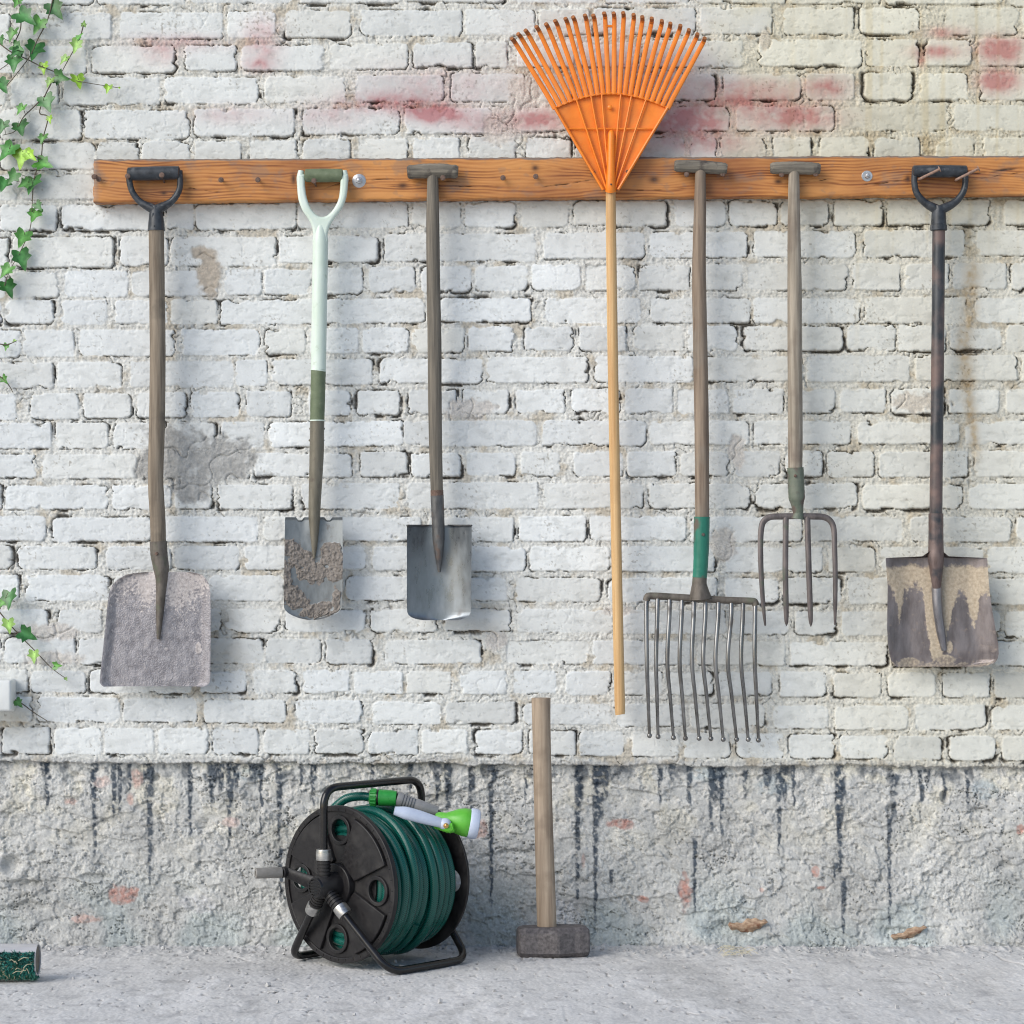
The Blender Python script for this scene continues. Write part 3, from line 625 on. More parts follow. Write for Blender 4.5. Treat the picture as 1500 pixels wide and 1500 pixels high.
mv = N.new('ShaderNodeMath'); mv.operation = 'MULTIPLY_ADD'; L.new(m5.outputs[0], mv.inputs[0]); mv.inputs[1].default_value = .45; L.new(mu.outputs[0], mv.inputs[2])
L.new(mv.outputs[0], cr.inputs[0])
def mixc(fac, a, bcol):
    mx = N.new('ShaderNodeMix'); mx.data_type = 'RGBA'; L.new(fac, mx.inputs[0]); L.new(a, mx.inputs[6]); mx.inputs[7].default_value = rgba(bcol); return mx.outputs[2]
r2 = N.new('ShaderNodeMapRange'); r2.inputs[1].default_value = .45; r2.inputs[2].default_value = .75; r2.inputs[4].default_value = .8; L.new(n2.outputs['Fac'], r2.inputs[0])
c_ = mixc(r2.outputs[0], cr.outputs[0], (.20, .058, .020))
c_ = mixc(ak.outputs['Fac'], c_, (.055, .018, .008)); c_ = mixc(aw.outputs['Fac'], c_, (.17, .145, .125)); c_ = mixc(ac.outputs['Fac'], c_, (.018, .010, .006))
L.new(c_, bs.inputs['Base Color']); bs.inputs['Roughness'].default_value = .5
bp = N.new('ShaderNodeBump'); bp.inputs['Strength'].default_value = .15; bp.inputs['Distance'].default_value = .0006
L.new(mr.outputs[0], bp.inputs['Height']); L.new(bp.outputs[0], bs.inputs['Normal'])

# ================================================================== THE BOARD
YB = -0.040
board = thing('wall_board', at(820, 260, -0.02), 'long varnished orange pine board fixed across the brick wall with nails and bolts', 'board')
def fboard(U, V):
    px = 137 + U * 1560
    top = np.interp(px, [137, 750, 1500, 1700], [233.5, 231, 228, 227]); bot = np.interp(px, [137, 750, 1500, 1700], [297, 291, 286, 285])
    n = perlin(U[0] * 60, V[:, 0] * 0 + .5, 500) ; n2_ = perlin(U[0] * 260, V[:, 0] * 0 + .5, 502)
    py = top + (bot - top) * V + (1 - 2 * V) * (0.6 * n + 0.4 * n2_) * (np.abs(V - .5) * 2) ** 6 * 1.5
    px = px + (U == 0) * 2.0 * perlin(U[0] * 0 + .3, V[:, 0] * 7, 501)
    e = np.minimum(V, 1 - V) * 62; ex = np.minimum(U * 1560, 60)
    y = YB + 0.0035 * np.exp(-e / 1.4) + 0.0025 * np.exp(-ex / 2)
    return px, py, y
KN = [(958, 263, 9, 6), (784, 246, 6, 5), (590, 272, 8, 5), (1140, 266, 7, 4), (1330, 262, 5, 6), (240, 283, 5, 3), (430, 262, 4, 9), (1052, 250, 4, 3)]
def aboard(U, V, px, py):
    ring = py * 1.25 + 9 * fbm(U[0] * 9, V[:, 0] * .8, 1, 1, 3, 510) + px * 0.006
    knot = np.zeros_like(px)
    for (kx, ky, a, b) in KN:
        rr = np.sqrt(((px - kx) / (a * 2.6)) ** 2 + ((py - ky) / (b * 1.5)) ** 2)
        ring = ring + 9 * np.exp(-rr * 1.1) * np.sign(ky - py + .01) * (1 - np.exp(-rr * 3))
        r1 = np.sqrt(((px - kx) / a) ** 2 + ((py - ky) / b) ** 2)
        knot = np.maximum(knot, np.exp(-r1 ** 2 * 1.2))
    n = fbm(U[0] * 40, V[:, 0] * 4, 1, 1, 3, 520)
    crack = np.zeros_like(px)
    for (x0, y0, x1, y1, w) in [(480, 266, 600, 262, .8), (790, 275, 870, 264, .8), (1260, 272, 1336, 262, .9), (1390, 258, 1500, 246, 1.4), (1420, 264, 1500, 252, .8), (1140, 268, 1225, 262, .6), (260, 274, 330, 283, .6), (560, 262, 700, 268, .6), (600, 275, 760, 272, .5), (920, 280, 1010, 276, .5), (140, 262, 160, 266, .8), (460, 280, 520, 262, .7)]:
        t = np.clip((px - x0) / (x1 - x0), 0, 1); cy = y0 + (y1 - y0) * t + 1.2 * n
        crack = np.maximum(crack, np.clip(.55 + 1.1 * perlin(U[0] * 140 + x0, V[:, 0] * 0 + .5, 541), 0, 1) * np.exp(-((py - cy) / (w * .8)) ** 2) * ((px >= x0) & (px <= x1)) * sst(0, .2, t) * sst(1, .8, t))
    wear = sst(.05, .3, .62 - V * 12 + .3 * n) * .9 + sst(.55, .9, fbm(U[0] * 90, V[:, 0] * 5, 1, 1, 3, 530) + .1) * .25
    wear = wear + sst(.3, .9, fbm(U[0] * 22, V[:, 0] * 1.5, 1, 1, 5, 550, .6)) * .35
    wear = wear + np.exp(-((px - 140) / 5) ** 2) * .4
    return {'ring': ring, 'knot': np.clip(knot * .95, 0, 1), 'crack': np.clip(crack, 0, 1), 'wear': np.clip(wear, 0, 1), 'lift': -0.0022 * crack + .0005 * n}
sheet('plank', fboard, 1300, 60, 0.036, m_board, board, aboard)
def nail(px, py, ln=0.036, tip=None, r=0.0024, hr=0.0064):
    b = MB(); p0 = at(px, py, YB + 0.004)
    if tip: p1 = at(tip[0], tip[1], YB - ln); 
    else: p1 = at(px - 1.2, py - .5, YB - ln)
    dv = (p1 - p0); dn = dv.normalized()
    b.lathe(p0, dn, [(0, r), (dv.length * .5, r * 1.02), (dv.length, r)], 10)
    b.lathe(p1, (dn + Vector((0, -.6, 0))).normalized(), [(-.0004, hr * .55), (.0006, hr), (.0018, hr * .95), (.0024, hr * .6)], 12)
    return b.build('nail', m_rust, board)
for (x, y, l) in [(146, 263, .012), (325, 264, .034), (379, 264, .034), (650, 261, .044), (738, 261, .014), (786, 259, .014), (870, 254, .028), (921, 253, .028), (1007, 256, .026), (1060, 255, .026), (1146, 256, .026), (1196, 255, .026)]:
    nail(x, y, l)
nail(190, 269, .046, (187, 258)); nail(241, 268, .046, (237, 256.5)); nail(463, 273, .046, (460, 265))
m_bent = mat('bent_rusty_nail', (.22, .13, .095), (.38, .25, .19), .7, .2, scale=(200, 200, 200), bump=.3)
for (xa, ya, xb_, yb_) in ((1346, 263, 1376, 248), (1400, 264, 1433, 247)):
    b = MB(); P = fillet([at(xa, ya, YB + .002), at(xa + .5, ya - .5, YB - .040), at(xb_, yb_, YB - .048)], .012, 6)
    b.tube(P, .0032, 10); q = (P[-1] - P[-2]).normalized(); b.lathe(P[-1] - q * .001, q, [(0, .003), (.0005, .0072), (.0025, .007), (.003, .004)], 12); b.build('nail', m_bent, board)
nail(141, 257, .020, (138, 259))
for (x, y, r) in [(526, 265, .0160), (1270, 258, .0128)]:
    p = at(x, y, YB + .0015)
    w = MB(); w.lathe(p, (0, -1, 0), [(0, r), (.0018, r), (.0026, r * .93), (.0026, .001)], 28)
    wo = w.build('washer', m_steel, board)
    w = MB(); w.lathe(p + Vector((0, -.0027, 0)), (0.03, -1, 0.02), [(0, r * .52), (.006, r * .52), (.0072, r * .44), (.0074, r * .3), (.011, r * .28), (.0118, r * .2)], 6)
    w.build('hex_bolt', m_steel, board)

# ================================================================== TOOL HELPERS
def shaft(name, pts, widths, m, parent, y0, y1, seg=18, bend=None):
    """round rod: pts photo positions, widths in photo px, y running y0->y1"""
    n = len(pts); P = []
    for i, (x, yy) in enumerate(pts):
        t = (yy - pts[0][1]) / (pts[-1][1] - pts[0][1])
        P.append(at(x, yy, y0 + (y1 - y0) * t))
    P = smooth_path(P, 10); R = [w * S / 2 for w in lin(widths, len(P))]
    b = MB()
    j = random.Random(len(name) * 7 + int(pts[0][0]))
    R = [r_ * (1 + j.uniform(-.012, .012)) for r_ in R]
    b.tube([P[0] + (P[0] - P[1]) * .0001] + P, [R[0] * .8] + R, seg)
    return b.build(name, m, parent)
def dgrip(parent, m, gripm, gx0, gx1, gy, gr, left, right, aw, y, gname='grip'):
    g = MB(); p0, p1 = at(gx0, gy[0], y), at(gx1, gy[1], y); ax = p1 - p0; ln = ax.length
    r = gr * S
    g.lathe(p0, ax, [(-.001, r * .7), (.0015, r), (ln * .2, r * 1.04), (ln * .5, r * 1.08), (ln * .8, r * 1.04), (ln - .0015, r), (ln + .001, r * .7)], 20)
    g.build(gname, gripm, parent)
    f = MB()
    for path in (left, right):
        P = smooth_path([at(x, yy, y) for x, yy, w in path], 8)
        W = [w * S / 2 for w in lin([w for x, yy, w in path], len(P))]
        f.tube(P, W, 14, ell=1.7 if False else 1.15)
    return f
def tgrip(parent, x0, y0, x1, y1, r, y, m, sag=0):
    b = MB(); P = []; n = 24; rr = []
    j = random.Random(int(x0))
    for i in range(n + 1):
        t = i / n
        P.append(at(x0 + (x1 - x0) * t, y0 + (y1 - y0) * t - sag * math.sin(math.pi * t), y))
        rr.append(r * S * (0.94 + .12 * math.sin(math.pi * t)) * (1 + j.uniform(-.03, .03)) * (1 if 0 < i < n else .82))
    b.tube(P, rr, 18); return b.build('grip', m, parent)
def tn(seed, U, V, f, asp=1.0): return fbm(U[0] * f, V[:, 0] * f * asp, 1, 1, 4, seed)
def rowfn(rows, dep):
    ry = [r[0] for r in rows]; rl = [r[1] for r in rows]; rr = [r[2] for r in rows]
    def fn(U, V):
        py = ry[0] + (ry[-1] - ry[0]) * V
        xl = np.interp(py, ry, rl); xr = np.interp(py, ry, rr)
        px = xl + (xr - xl) * U
        return dep(U, V, px, py)
    return fn
YS = -0.062        # depth of the handles hanging before the board

# ---- 1 square-mouth shovel, far left
t = thing('shovel', at(228, 1000, -.06), 'square shovel with black plastic D grip, brown wooden shaft and wide crusted pinkish grey blade', 'shovel', 'garden tools hanging from the board')
f = dgrip(t, m_black, m_black, 187, 263, (255, 253), 9.5, [(190, 255, 10), (190, 268, 9), (195, 283, 9), (207, 297, 10), (226, 307, 15)], [(263, 250, 9), (264, 268, 9), (261, 282, 9), (250, 296, 10), (230, 307, 15)], 9, YS)
f.tube(smooth_path([at(228, 302, YS), at(228.5, 315, YS), at(229, 325, YS), at(229, 338, YS)], 5), [w * S / 2 for w in lin([16, 20, 23, 25], 16)], 14)
f.rbox(at(224, 322, YS - .0125), (.008, .006, .032), .0015)
f.ball(at(226, 331, YS - .019), .0018)
f.build('grip_frame', m_black, t)
shaft('shaft', [(229, 336), (230, 420), (231, 520), (230, 620), (228, 700), (231, 760), (232, 800)], [22, 22.5, 23, 23, 22.5, 22.5, 22], m_shaft, t, YS, -.068)
shaft('socket', [(232, 793), (233, 812), (236, 832), (237, 848), (236, 868), (234, 900), (232, 936)], [25, 25, 23, 19, 15, 11, 5], m_socket_brown, t, -.068, -.064)
b = MB(); b.lathe(at(229.5, 811, -.085), (0, -1, 0), [(0, .004), (.004, .004), (.005, .0028)], 10); b.build('rivet', m_rust, t)
rows = [(838, 212, 280), (839.5, 195, 288), (842, 184, 296), (848, 173, 302), (856, 165, 306), (868, 160, 308), (880, 158, 308.5), (940, 152, 308.5), (990, 146.5, 308), (1000, 146, 307), (1004, 149, 304), (1006, 152, 298)]
def dep1(U, V, px, py):
    c = np.abs(U - .5) * 2
    y = -.054 - .010 * sst(.80, 1.0, c) - .008 * (1 - V) * (1 - sst(0, .25, V) * .4) + .004 * np.cos(U * math.pi * 2) * .3
    y = y - .012 * np.exp(-((px - (236 - 4 * V)) / 16) ** 2) * sst(.75, .0, V)
    py = py - 1.2 * np.sin(U * 3) * sst(.9, 1, V)
    return px, py, y
def a1_(U, V, px, py):
    n = tn(601, U, V, 9)
    mud = .52 * sst(.55, .0, V + .16 * n) + .22 * np.exp(-((px - 262) / 26) ** 2) * sst(1.0, .55, V) + .32 * np.exp(-((px - 215) / 9) ** 2) * sst(.45, .2, V) + .14 * n + .10
    mud = np.maximum(mud, .9 * blobp(px, py, 291, 948, 5, 9, n) - .1)
    return {'mud': np.clip(mud, 0, 1) * .95, 'lift': .0006 * n + .0012 * sst(.3, .6, mud)}
def blobp(px, py, cx, cy, sx, sy, n, rag=.5): return sst(1.2, .8, np.sqrt(((px - cx) / sx) ** 2 + ((py - cy) / sy) ** 2) + rag * n)
sheet('blade', rowfn(rows, dep1), 120, 150, .0018, m_blade_worn, t, a1_, vv=np.concatenate([np.linspace(0, .1, 30), np.linspace(.11, 1, 120)]))

# ---- 2 spade with mint shaft
t = thing('spade', at(465, 905, -.06), 'muddy garden spade with pale mint green D handle and olive grip', 'spade', 'garden tools hanging from the board')
f = dgrip(t, m_pale_green, m_olive, 447, 502, (257, 257), 9.3, [(441, 250, 8), (440, 260, 11), (440.5, 272, 11)], [(504.5, 250, 8), (505, 260, 11), (504, 272, 11)], 9, YS)
def dframe(m, outer, inner, y, th, bev):
    cu = bpy.data.curves.new('d', 'CURVE'); cu.dimensions = '2D'; cu.fill_mode = 'BOTH'
    loop = [Vector((x, z, 0)) for x, z in smooth2(outer)] + [Vector((x, z, 0)) for x, z in reversed(smooth2(inner))]
    sp = cu.splines.new('POLY'); sp.points.add(len(loop) - 1); sp.use_cyclic_u = True
    for p_, q in zip(sp.points, loop):
        w_ = at(q.x, q.y, y); p_.co = (w_.x, w_.z, 0, 1)
    cu.extrude = th / 2 - bev; cu.bevel_depth = bev; cu.bevel_resolution = 4; cu.offset = -bev
    o = bpy.data.objects.new('tmp', cu); col.objects.link(o); dg = bpy.context.evaluated_depsgraph_get(); dg.update()
    me = bpy.data.meshes.new_from_object(o.evaluated_get(dg)); bpy.data.objects.remove(o); bpy.data.curves.remove(cu)
    vs = [Vector((v.co.x, y - v.co.z, v.co.y)) for v in me.vertices]; fs = [tuple(p_.vertices) for p_ in me.polygons]; bpy.data.meshes.remove(me)
    return vs, fs
def smooth2(pts): return [(p_.x, p_.y) for p_ in smooth_path([Vector((x, y, 0)) for x, y in pts], 6)]
f.add(*dframe(m_pale_green, [(435.3, 256), (435.6, 275), (437.5, 293), (443, 308), (451, 320), (457, 332), (459, 345), (459.3, 356), (479.3, 356), (479.8, 345), (483, 332), (490, 320), (500.5, 306), (507, 290), (509.5, 272), (510, 256)],
      [(446.5, 256), (447, 275), (450, 292), (456, 306), (464, 315), (472, 318), (480, 315.5), (489, 306), (496, 292), (498.5, 274), (499, 256)], YS, .022, .0062))
f.tube(smooth_path([at(470, 322, YS), at(469.6, 332, YS), at(469.3, 343, YS), at(469.2, 354, YS), at(469, 385, YS), at(468, 440, YS - .001), at(466.5, 542, YS - .002)], 6), [w * S / 2 for w in lin([10, 15, 19.5, 22.5, 22.5, 22.5, 22], 37)], 18)
f.build('handle', m_pale_green, t)
b = MB(); b.lathe(at(466.4, 541.5, YS - .002), at(466, 545, YS - .002) - at(466.4, 541.5, YS - .002), [(0, 10.6 * S), (.0005, 11.4 * S), (.003, 11.4 * S), (.0035, 10.6 * S)], 20)
b.build('ring', m_pale_green, t); b = MB()
b.lathe(at(464.7, 615, YS - .002), Vector((0, 0, -1)), [(0, 10.2 * S), (.0005, 11.2 * S), (.003, 11.2 * S), (.0035, 10.2 * S)], 20)
b.build('ring', m_pale_green, t)
shaft('grip_sleeve', [(466.4, 543), (465.5, 580), (464.7, 616)], [21.6, 21.4, 21], m_olive, t, YS - .002, YS - .002)
shaft('socket', [(464.7, 616), (464, 660), (462.5, 700), (461, 735), (460.5, 758), (460.5, 780), (460.5, 800), (460, 818)], [21, 21, 19.5, 18, 17, 13, 8.5, 3], m_olive_tube, t, YS - .002, -.060)
for (x, y) in ((454.5, 628), (453.6, 645), (474.4, 628), (473.8, 645)):
    b = MB(); b.ball(at(x, y, YS - .002), .0028); b.build('rivet', m_olive_tube, t)
rows = [(757.5, 418, 501.5), (762, 417.5, 501.8), (820, 416.5, 502), (880, 415.8, 501.3), (890, 416, 500.6), (894, 418, 498.5), (898, 422, 494), (902, 429, 486), (905.5, 438, 476), (908, 450, 464)]
def dep2(U, V, px, py):
    c = (U - .5) * 2
    y = -.050 - .012 * c ** 2 - .006 * np.exp(-(c / .3) ** 2) * sst(.45, 0, V) - .006 * np.sin(V * math.pi)
    notch = np.maximum(np.exp(-((px - 439.5) / 4.6) ** 4), np.exp(-((px - 481) / 4.6) ** 4))
    py = py + notch * 4.5 * (1 - sst(0, .06, V))
    y = y - .004 * sst(.03, 0, V)
    return px, py, y
def mud2(px, py, n):
    mm = np.maximum.reduce([blobp(px, py, 424, 803, 14, 13, n), blobp(px, py, 440, 820, 22, 15, n), blobp(px, py, 458, 838, 24, 15, n), blobp(px, py, 488, 818, 18, 18, n), blobp(px, py, 490, 838, 16, 13, n), blobp(px, py, 494, 802, 7, 8, n), blobp(px, py, 424, 872, 22, 15, n), blobp(px, py, 420, 845, 7, 30, n), blobp(px, py, 466, 894, 24, 11, n), blobp(px, py, 493, 878, 6, 20, n), blobp(px, py, 440, 884, 18, 8, n)])
    return mm
def a2_(U, V, px, py):
    n = tn(611, U, V, 5, 1.8); n2_ = tn(613, U, V, 9, 1.8); n3_ = tn(617, U, V, 26, 1.8)
    mm = mud2(px, py, n + .5 * n2_)
    return {'mud': np.clip(mm * 2.2, 0, 1), 'lift': sst(.3, 1, mm) * (.0028 + .0030 * n2_ + .0012 * n3_)}
sheet('blade', rowfn(rows, dep2), 130, 190, .0018, m_blade_spade, t, a2_, vv=np.concatenate([np.linspace(0, .06, 16), np.linspace(.065, 1, 174)]))

# ---- 3 spade with crossbar grip
t = thing('spade', at(642, 905, -.06), 'old spade with wooden crossbar grip, grey cracked shaft and clean curved steel blade', 'spade', 'garden tools hanging from the board')
tgrip(t, 596.5, 252.5, 671, 252, 10.2, YS, m_tgrip, 2)
shaft('shaft', [(634, 256), (634, 330), (635, 420), (636.5, 500), (637, 580), (638, 650), (640, 722)], [16, 19.5, 20, 20.5, 20, 19.5, 18], m_shaft_grey, t, YS, -.064)
b = MB(); b.tube([at(640, 718, -.064), at(640.3, 727, -.064)], [9.5 * S, 9.5 * S], 18); b.build('rust_band', m_rust, t)
shaft('socket', [(640.3, 726), (641, 745), (642, 770), (642.5, 790), (643, 815), (643.5, 838)], [19.5, 19, 18.5, 18, 12, 4], m_socket_dark, t, -.064, -.062)
rows = [(769.5, 596, 691), (774, 596, 691), (830, 596, 690.6), (890, 596, 690), (897, 596.6, 689.4), (901, 598.5, 687.5), (904.5, 603, 683), (907, 610, 677), (908.5, 620, 668)]
def dep3(U, V, px, py):
    c = (U - .5) * 2
    y = -.036 - .046 * c ** 2 * (1 - .3 * V) - .010 * V * (1 - c ** 2) - .008 * np.exp(-(c / .28) ** 2) * sst(.55, 0, V)
    y = y - .003 * sst(.02, 0, V)
    return px, py, y
sheet('blade', rowfn(rows, dep3), 90, 130, .0018, m_blade_bright, t)
for (xa, xb) in ((596, 632), (656, 691)):
    P = []; b = MB()
    for i in range(9):
        x = xa + (xb - xa) * i / 8; c = ((x - 596) / 95 - .5) * 2
        P.append(at(x, 769.8, -.0385 - .046 * c * c))
    b.tube(P, .0022, 8); b.build('tread', m_socket_dark, t)

# ---- 4 leaf rake
t = thing('leaf_rake', at(908, 1040, -.06), 'bright orange plastic leaf rake hung head up on a long pale wooden pole', 'rake', 'garden tools hanging from the board')
YR = -.066
shaft('pole', [(894.5, 272), (895, 330), (897, 480), (899, 600), (902, 760), (905, 900), (908, 1034), (908.3, 1041), (908.4, 1043)], [14.4, 15, 15.4, 15.4, 15.4, 15.4, 15.4, 12, 7], m_fresh, t, YR, -.055)
def fan_y(py): return YR - .010 + .012 * min(1, max(0, (278 - py) / 140))
def dep4(U, V, px, py):
    return px, py, YR - .008 + .012 * np.clip((278 - py) / 140, 0, 1) + .004 * np.cos((U - .5) * 2.4)
def f4(U, V):
    # U across, V from the curved front edge to the apex
    ang = (U - .5) * 2
    xt = 895.5 + ang * 82.5; yt = 136 + 21 * np.abs(ang) ** 1.9
    xb = 894.5 + ang * 10.5; yb = 278 + 0 * ang
    px = xt + (xb - xt) * V; py = yt + (yb - yt) * V
    return dep4(U, V, px, py)
sheet('fan_plate', f4, 60, 60, .0028, m_orange, t)
tips = [(190,210),(225,185),(265,165),(325,145),(378,130),(428,112),(485,100),(527,92),(592,82),(638,82),(698,70),(750,70),(803,68),(860,78),(908,90),(960,98),(1016,112),(1063,126),(1118,138),(1165,162),(1212,185),(1252,208)]
nt_ = len(tips)
for i, (cx, cy) in enumerate(tips):
    tx, ty = 700 + cx / 3.75, cy / 3.75
    a = (i / (nt_ - 1) - .5) * 2
    bx, by = 895.5 + a * 82.5, 137 + 21 * abs(a) ** 1.9
    edge = i in (0, nt_ - 1)
    P = [at(bx, by + 1.5, fan_y(by) - .0005)]
    hook = 9
    dx_, dy_ = tx - bx, ty - by; ln = math.hypot(dx_, dy_)
    for k in range(1, 9):
        s = k / 8 * (1 - hook / ln)
        P.append(at(bx + dx_ * s, by + dy_ * s, fan_y(by) + .006 * s - .012 * s ** 3))
    ex, ey = bx + dx_ * (1 - hook / ln), by + dy_ * (1 - hook / ln); yb_ = fan_y(by) - .006
    cv = -1.0
    for k in range(1, 6):
        s = k / 5
        P.append(at(ex + (tx - ex) * s + cv * s * s * 1.4, ey + (ty - ey) * s, yb_ - .020 * s ** 1.7))
    n = len(P); w = [3.7 * S * (1 - .18 * k / n) for k in range(n)]
    atv = [0] * 8 + [.28, .5, .62, .8, .9, .95, 1][:n - 8]
    jj = random.Random(i); atv = [max(0, v_ * jj.uniform(.7, 1)) for v_ in atv]
    b = MB(); b.tube(P, w, 8, ell=.75, at_=atv); b.build('tine', m_orange, t)
# ribs on the plate
for a in (-.62, -.36, -.17, .17, .36, .62):
    P = []; b = MB()
    for k in range(9):
        s = k / 8; x = 895.5 + a * 82.5 * (1 - s) + a * 10.5 * s - s; y = 137 + 21 * abs(a) ** 1.9 + (276 - 137 - 21 * abs(a) ** 1.9) * s
        P.append(at(x, y, fan_y(y) - .0015))
    b.tube(P, 1.5 * S, 6, ell=1.3); b.build('rib', m_orange, t)
for sgn in (-1, 1):
    P = [at(895.5 + sgn * (82.5 * (1 - s) + 11 * s) - s, 158 + 120 * s, fan_y(158 + 120 * s) - .0015) for s in [k / 8 for k in range(9)]]
    b = MB(); b.tube(P, 2.3 * S, 8, ell=1.5); b.build('edge_rib', m_orange, t)
P = [at(895.5 + a * 82.5, 137 + 21 * abs(a) ** 1.9, fan_y(140) - .001) for a in [(-1 + k / 12) for k in range(25)]]
b = MB(); b.tube(P, 1.5 * S, 6, ell=1.4); b.build('front_rib', m_orange, t)
P = [at(833 + 126 * k / 12, 188.5, fan_y(188) - .0012) for k in range(13)]
b = MB(); b.tube(P, 1.3 * S, 6); b.build('cross_rib', m_orange, t)
b = MB(); b.tube([at(889, 38.5, YR), at(899, 38.5, YR)], 2.0 * S, 6)
b.build('tine_link', m_orange, t)
b = MB(); P = smooth_path([at(895.5, 192, YR - .001), at(895.3, 198, YR - .006), at(895, 230, YR - .010), at(894.6, 270, YR - .011), at(894.5, 280, YR - .006)], 5)
b.tube(P, [r_ * S for r_ in lin([2, 5, 5.6, 7.2, 8.2], len(P))], 14); b.ball(at(893.5, 157, fan_y(157) - .001), 3.6 * S, sq=(1, .5, 1)); b.build('pole_socket', m_orange, t)
b = MB(); b.ball(at(895, 270, YR - .023), .0022); b.build('screw', m_rust, t)

# ---- 5 ten-tine fork
t = thing('potato_fork', at(1030, 1085, -.06), 'wide fork with green socket and ten long thin ball-tipped tines', 'fork', 'garden tools hanging from the board')
tgrip(t, 988, 243, 1065, 247.5, 8.8, YS, m_tgrip, 1)
shaft('shaft', [(1026, 248), (1025.5, 300), (1024, 400), (1026, 520), (1028, 640), (1028.5, 762)], [15, 17.5, 20.5, 21, 21, 20.5], m_shaft_brown, t, YS, -.066)
shaft('socket', [(1028, 757), (1027.5, 790), (1026.5, 825), (1025, 846)], [23.5, 23, 21.5, 21], m_green_paint, t, -.066, -.064)
shaft('neck', [(1025.3, 842), (1024.5, 855), (1025, 866), (1026, 877)], [20.5, 21.5, 27, 34], m_socket_brown, t, -.064, -.060)
b = MB(); b.lathe(at(1030, 783, -.082), (0, -1, 0), [(0, .004), (.003, .004), (.004, .0028)], 10); b.build('rivet', m_socket_brown, t)
b = MB(); P = smooth_path([at(947, 880, -.058), at(948, 875.5, -.058), at(953, 873, -.058), at(985, 874.5, -.059), at(1026, 877, -.059), at(1070, 879.5, -.059), at(1100, 880.5, -.058), at(1105.5, 882, -.058), at(1107, 887, -.058)], 6)
b.tube(P, 5.2 * S, 12); b.build('crossbar', m_socket_brown, t)
tp = [947.5, 963.4, 981, 999, 1016.5, 1033.6, 1052.5, 1071.4, 1088.5, 1106.5]
md = [947.5, 961, 977.5, 995.5, 1013.5, 1030, 1048, 1066, 1085.5, 1105.6]
bt_ = [(951.4, 1077.5), (964, 1079), (986.5, 1080.5), (1004, 1081.4), (1024, 1081.4), (1041.4, 1082), (1059.4, 1083), (1079, 1083), (1096, 1083), (1111, 1084)]
for i in range(10):
    b = MB(); ty = 876 + .7 * i
    P = smooth_path([at(tp[i], ty, -.059), at(tp[i] - .6, ty + 25, -.066), at(md[i], 968, -.078), at((md[i] * .55 + bt_[i][0] * .45), 1020, -.066), at(bt_[i][0], bt_[i][1], -.035)], 7)
    b.tube(P, [r_ * S for r_ in lin([3.4, 3.4, 3.2, 2.8, 2.3], len(P))], 10)
    b.ball(P[-1], 3.9 * S); b.build('tine', m_tine, t)

# ---- 6 four-tine digging fork
t = thing('digging_fork', at(1168, 915, -.06), 'digging fork with pale wooden shaft, crossbar grip and four pointed rusty tines', 'fork', 'garden tools hanging from the board')
tgrip(t, 1128.5, 246.5, 1201.5, 247.5, 8.9, YS, m_tgrip, 1)
shaft('shaft', [(1163, 252), (1163, 330), (1164, 430), (1164.5, 540), (1165, 640), (1165, 690)], [15.5, 18.5, 21, 21.5, 21.5, 20.5], m_shaft_pale, t, YS, -.064)
shaft('socket', [(1165, 685), (1166, 705), (1167, 728), (1168, 740), (1169, 752), (1168, 760)], [24, 24, 24, 18, 15, 20], m_sage, t, -.064, -.060)
b = MB(); b.lathe(at(1165, 697, -.082), (0, -1, 0), [(0, .0035), (.003, .0035), (.004, .0024)], 10); b.build('rivet', m_rust, t)
def ftine(pts, w):
    b = MB(); P = smooth_path([at(x, y, -.060 - .012 * math.sin(max(0, min(1, (y - 755) / 160)) * 3.1)) for x, y in pts], 7)
    b.tube(P, [r_ * S / 2 * 1.02 for r_ in lin(w, len(P))], 10, ell=.8); return b.build('tine', m_fork, t)
ftine([(1168, 756), (1145, 756.5), (1128, 757.5), (1118.5, 764), (1115, 776), (1114, 800), (1115, 840), (1117.5, 880), (1120.5, 912), (1121, 917)], [9, 9.5, 9.5, 9, 8.5, 8, 7.5, 6.5, 3.5, 1])
ftine([(1168, 756), (1190, 756.5), (1207, 757.5), (1217, 764), (1221.5, 776), (1222.5, 800), (1223.5, 840), (1223.5, 880), (1223.2, 911), (1223, 916)], [9, 9.5, 9.5, 9, 8.5, 8, 7.5, 6.5, 3.5, 1])
ftine([(1151, 756), (1150.8, 790), (1150.5, 840), (1151.5, 890), (1152, 910), (1152, 917)], [9, 8.5, 8.5, 8, 6, 1])
ftine([(1182.5, 756), (1183.5, 790), (1185, 840), (1186.8, 890), (1187.6, 910), (1187.8, 918)], [9, 8.5, 8.5, 8, 6, 1])

# ---- 7 square shovel, far right
t = thing('shovel', at(1375, 975, -.06), 'square shovel with dark metal shaft, black D grip and tan clay on its blade', 'shovel', 'garden tools hanging from the board')
f = dgrip(t, m_black, m_black, 1337, 1416, (251, 251), 8.6, [(1340, 250, 9), (1339.5, 268, 9), (1343, 283, 9.5), (1355, 297, 11), (1374, 308, 15)], [(1414, 250, 9), (1414, 268, 9), (1410, 283, 9.5), (1398, 297, 11), (1377, 308, 15)], 9, YS)
f.tube(smooth_path([at(1375, 302, YS), at(1375, 315, YS), at(1375, 338, YS)], 5), [w * S / 2 for w in lin([17, 21, 23], 11)], 14)
f.lathe(at(1375, 329, YS), Vector((0, 0, -1)), [(0, 11.2 * S), (.001, 12.2 * S), (.013, 12.2 * S), (.014, 11.2 * S)], 18)
f.build('grip_frame', m_black, t)
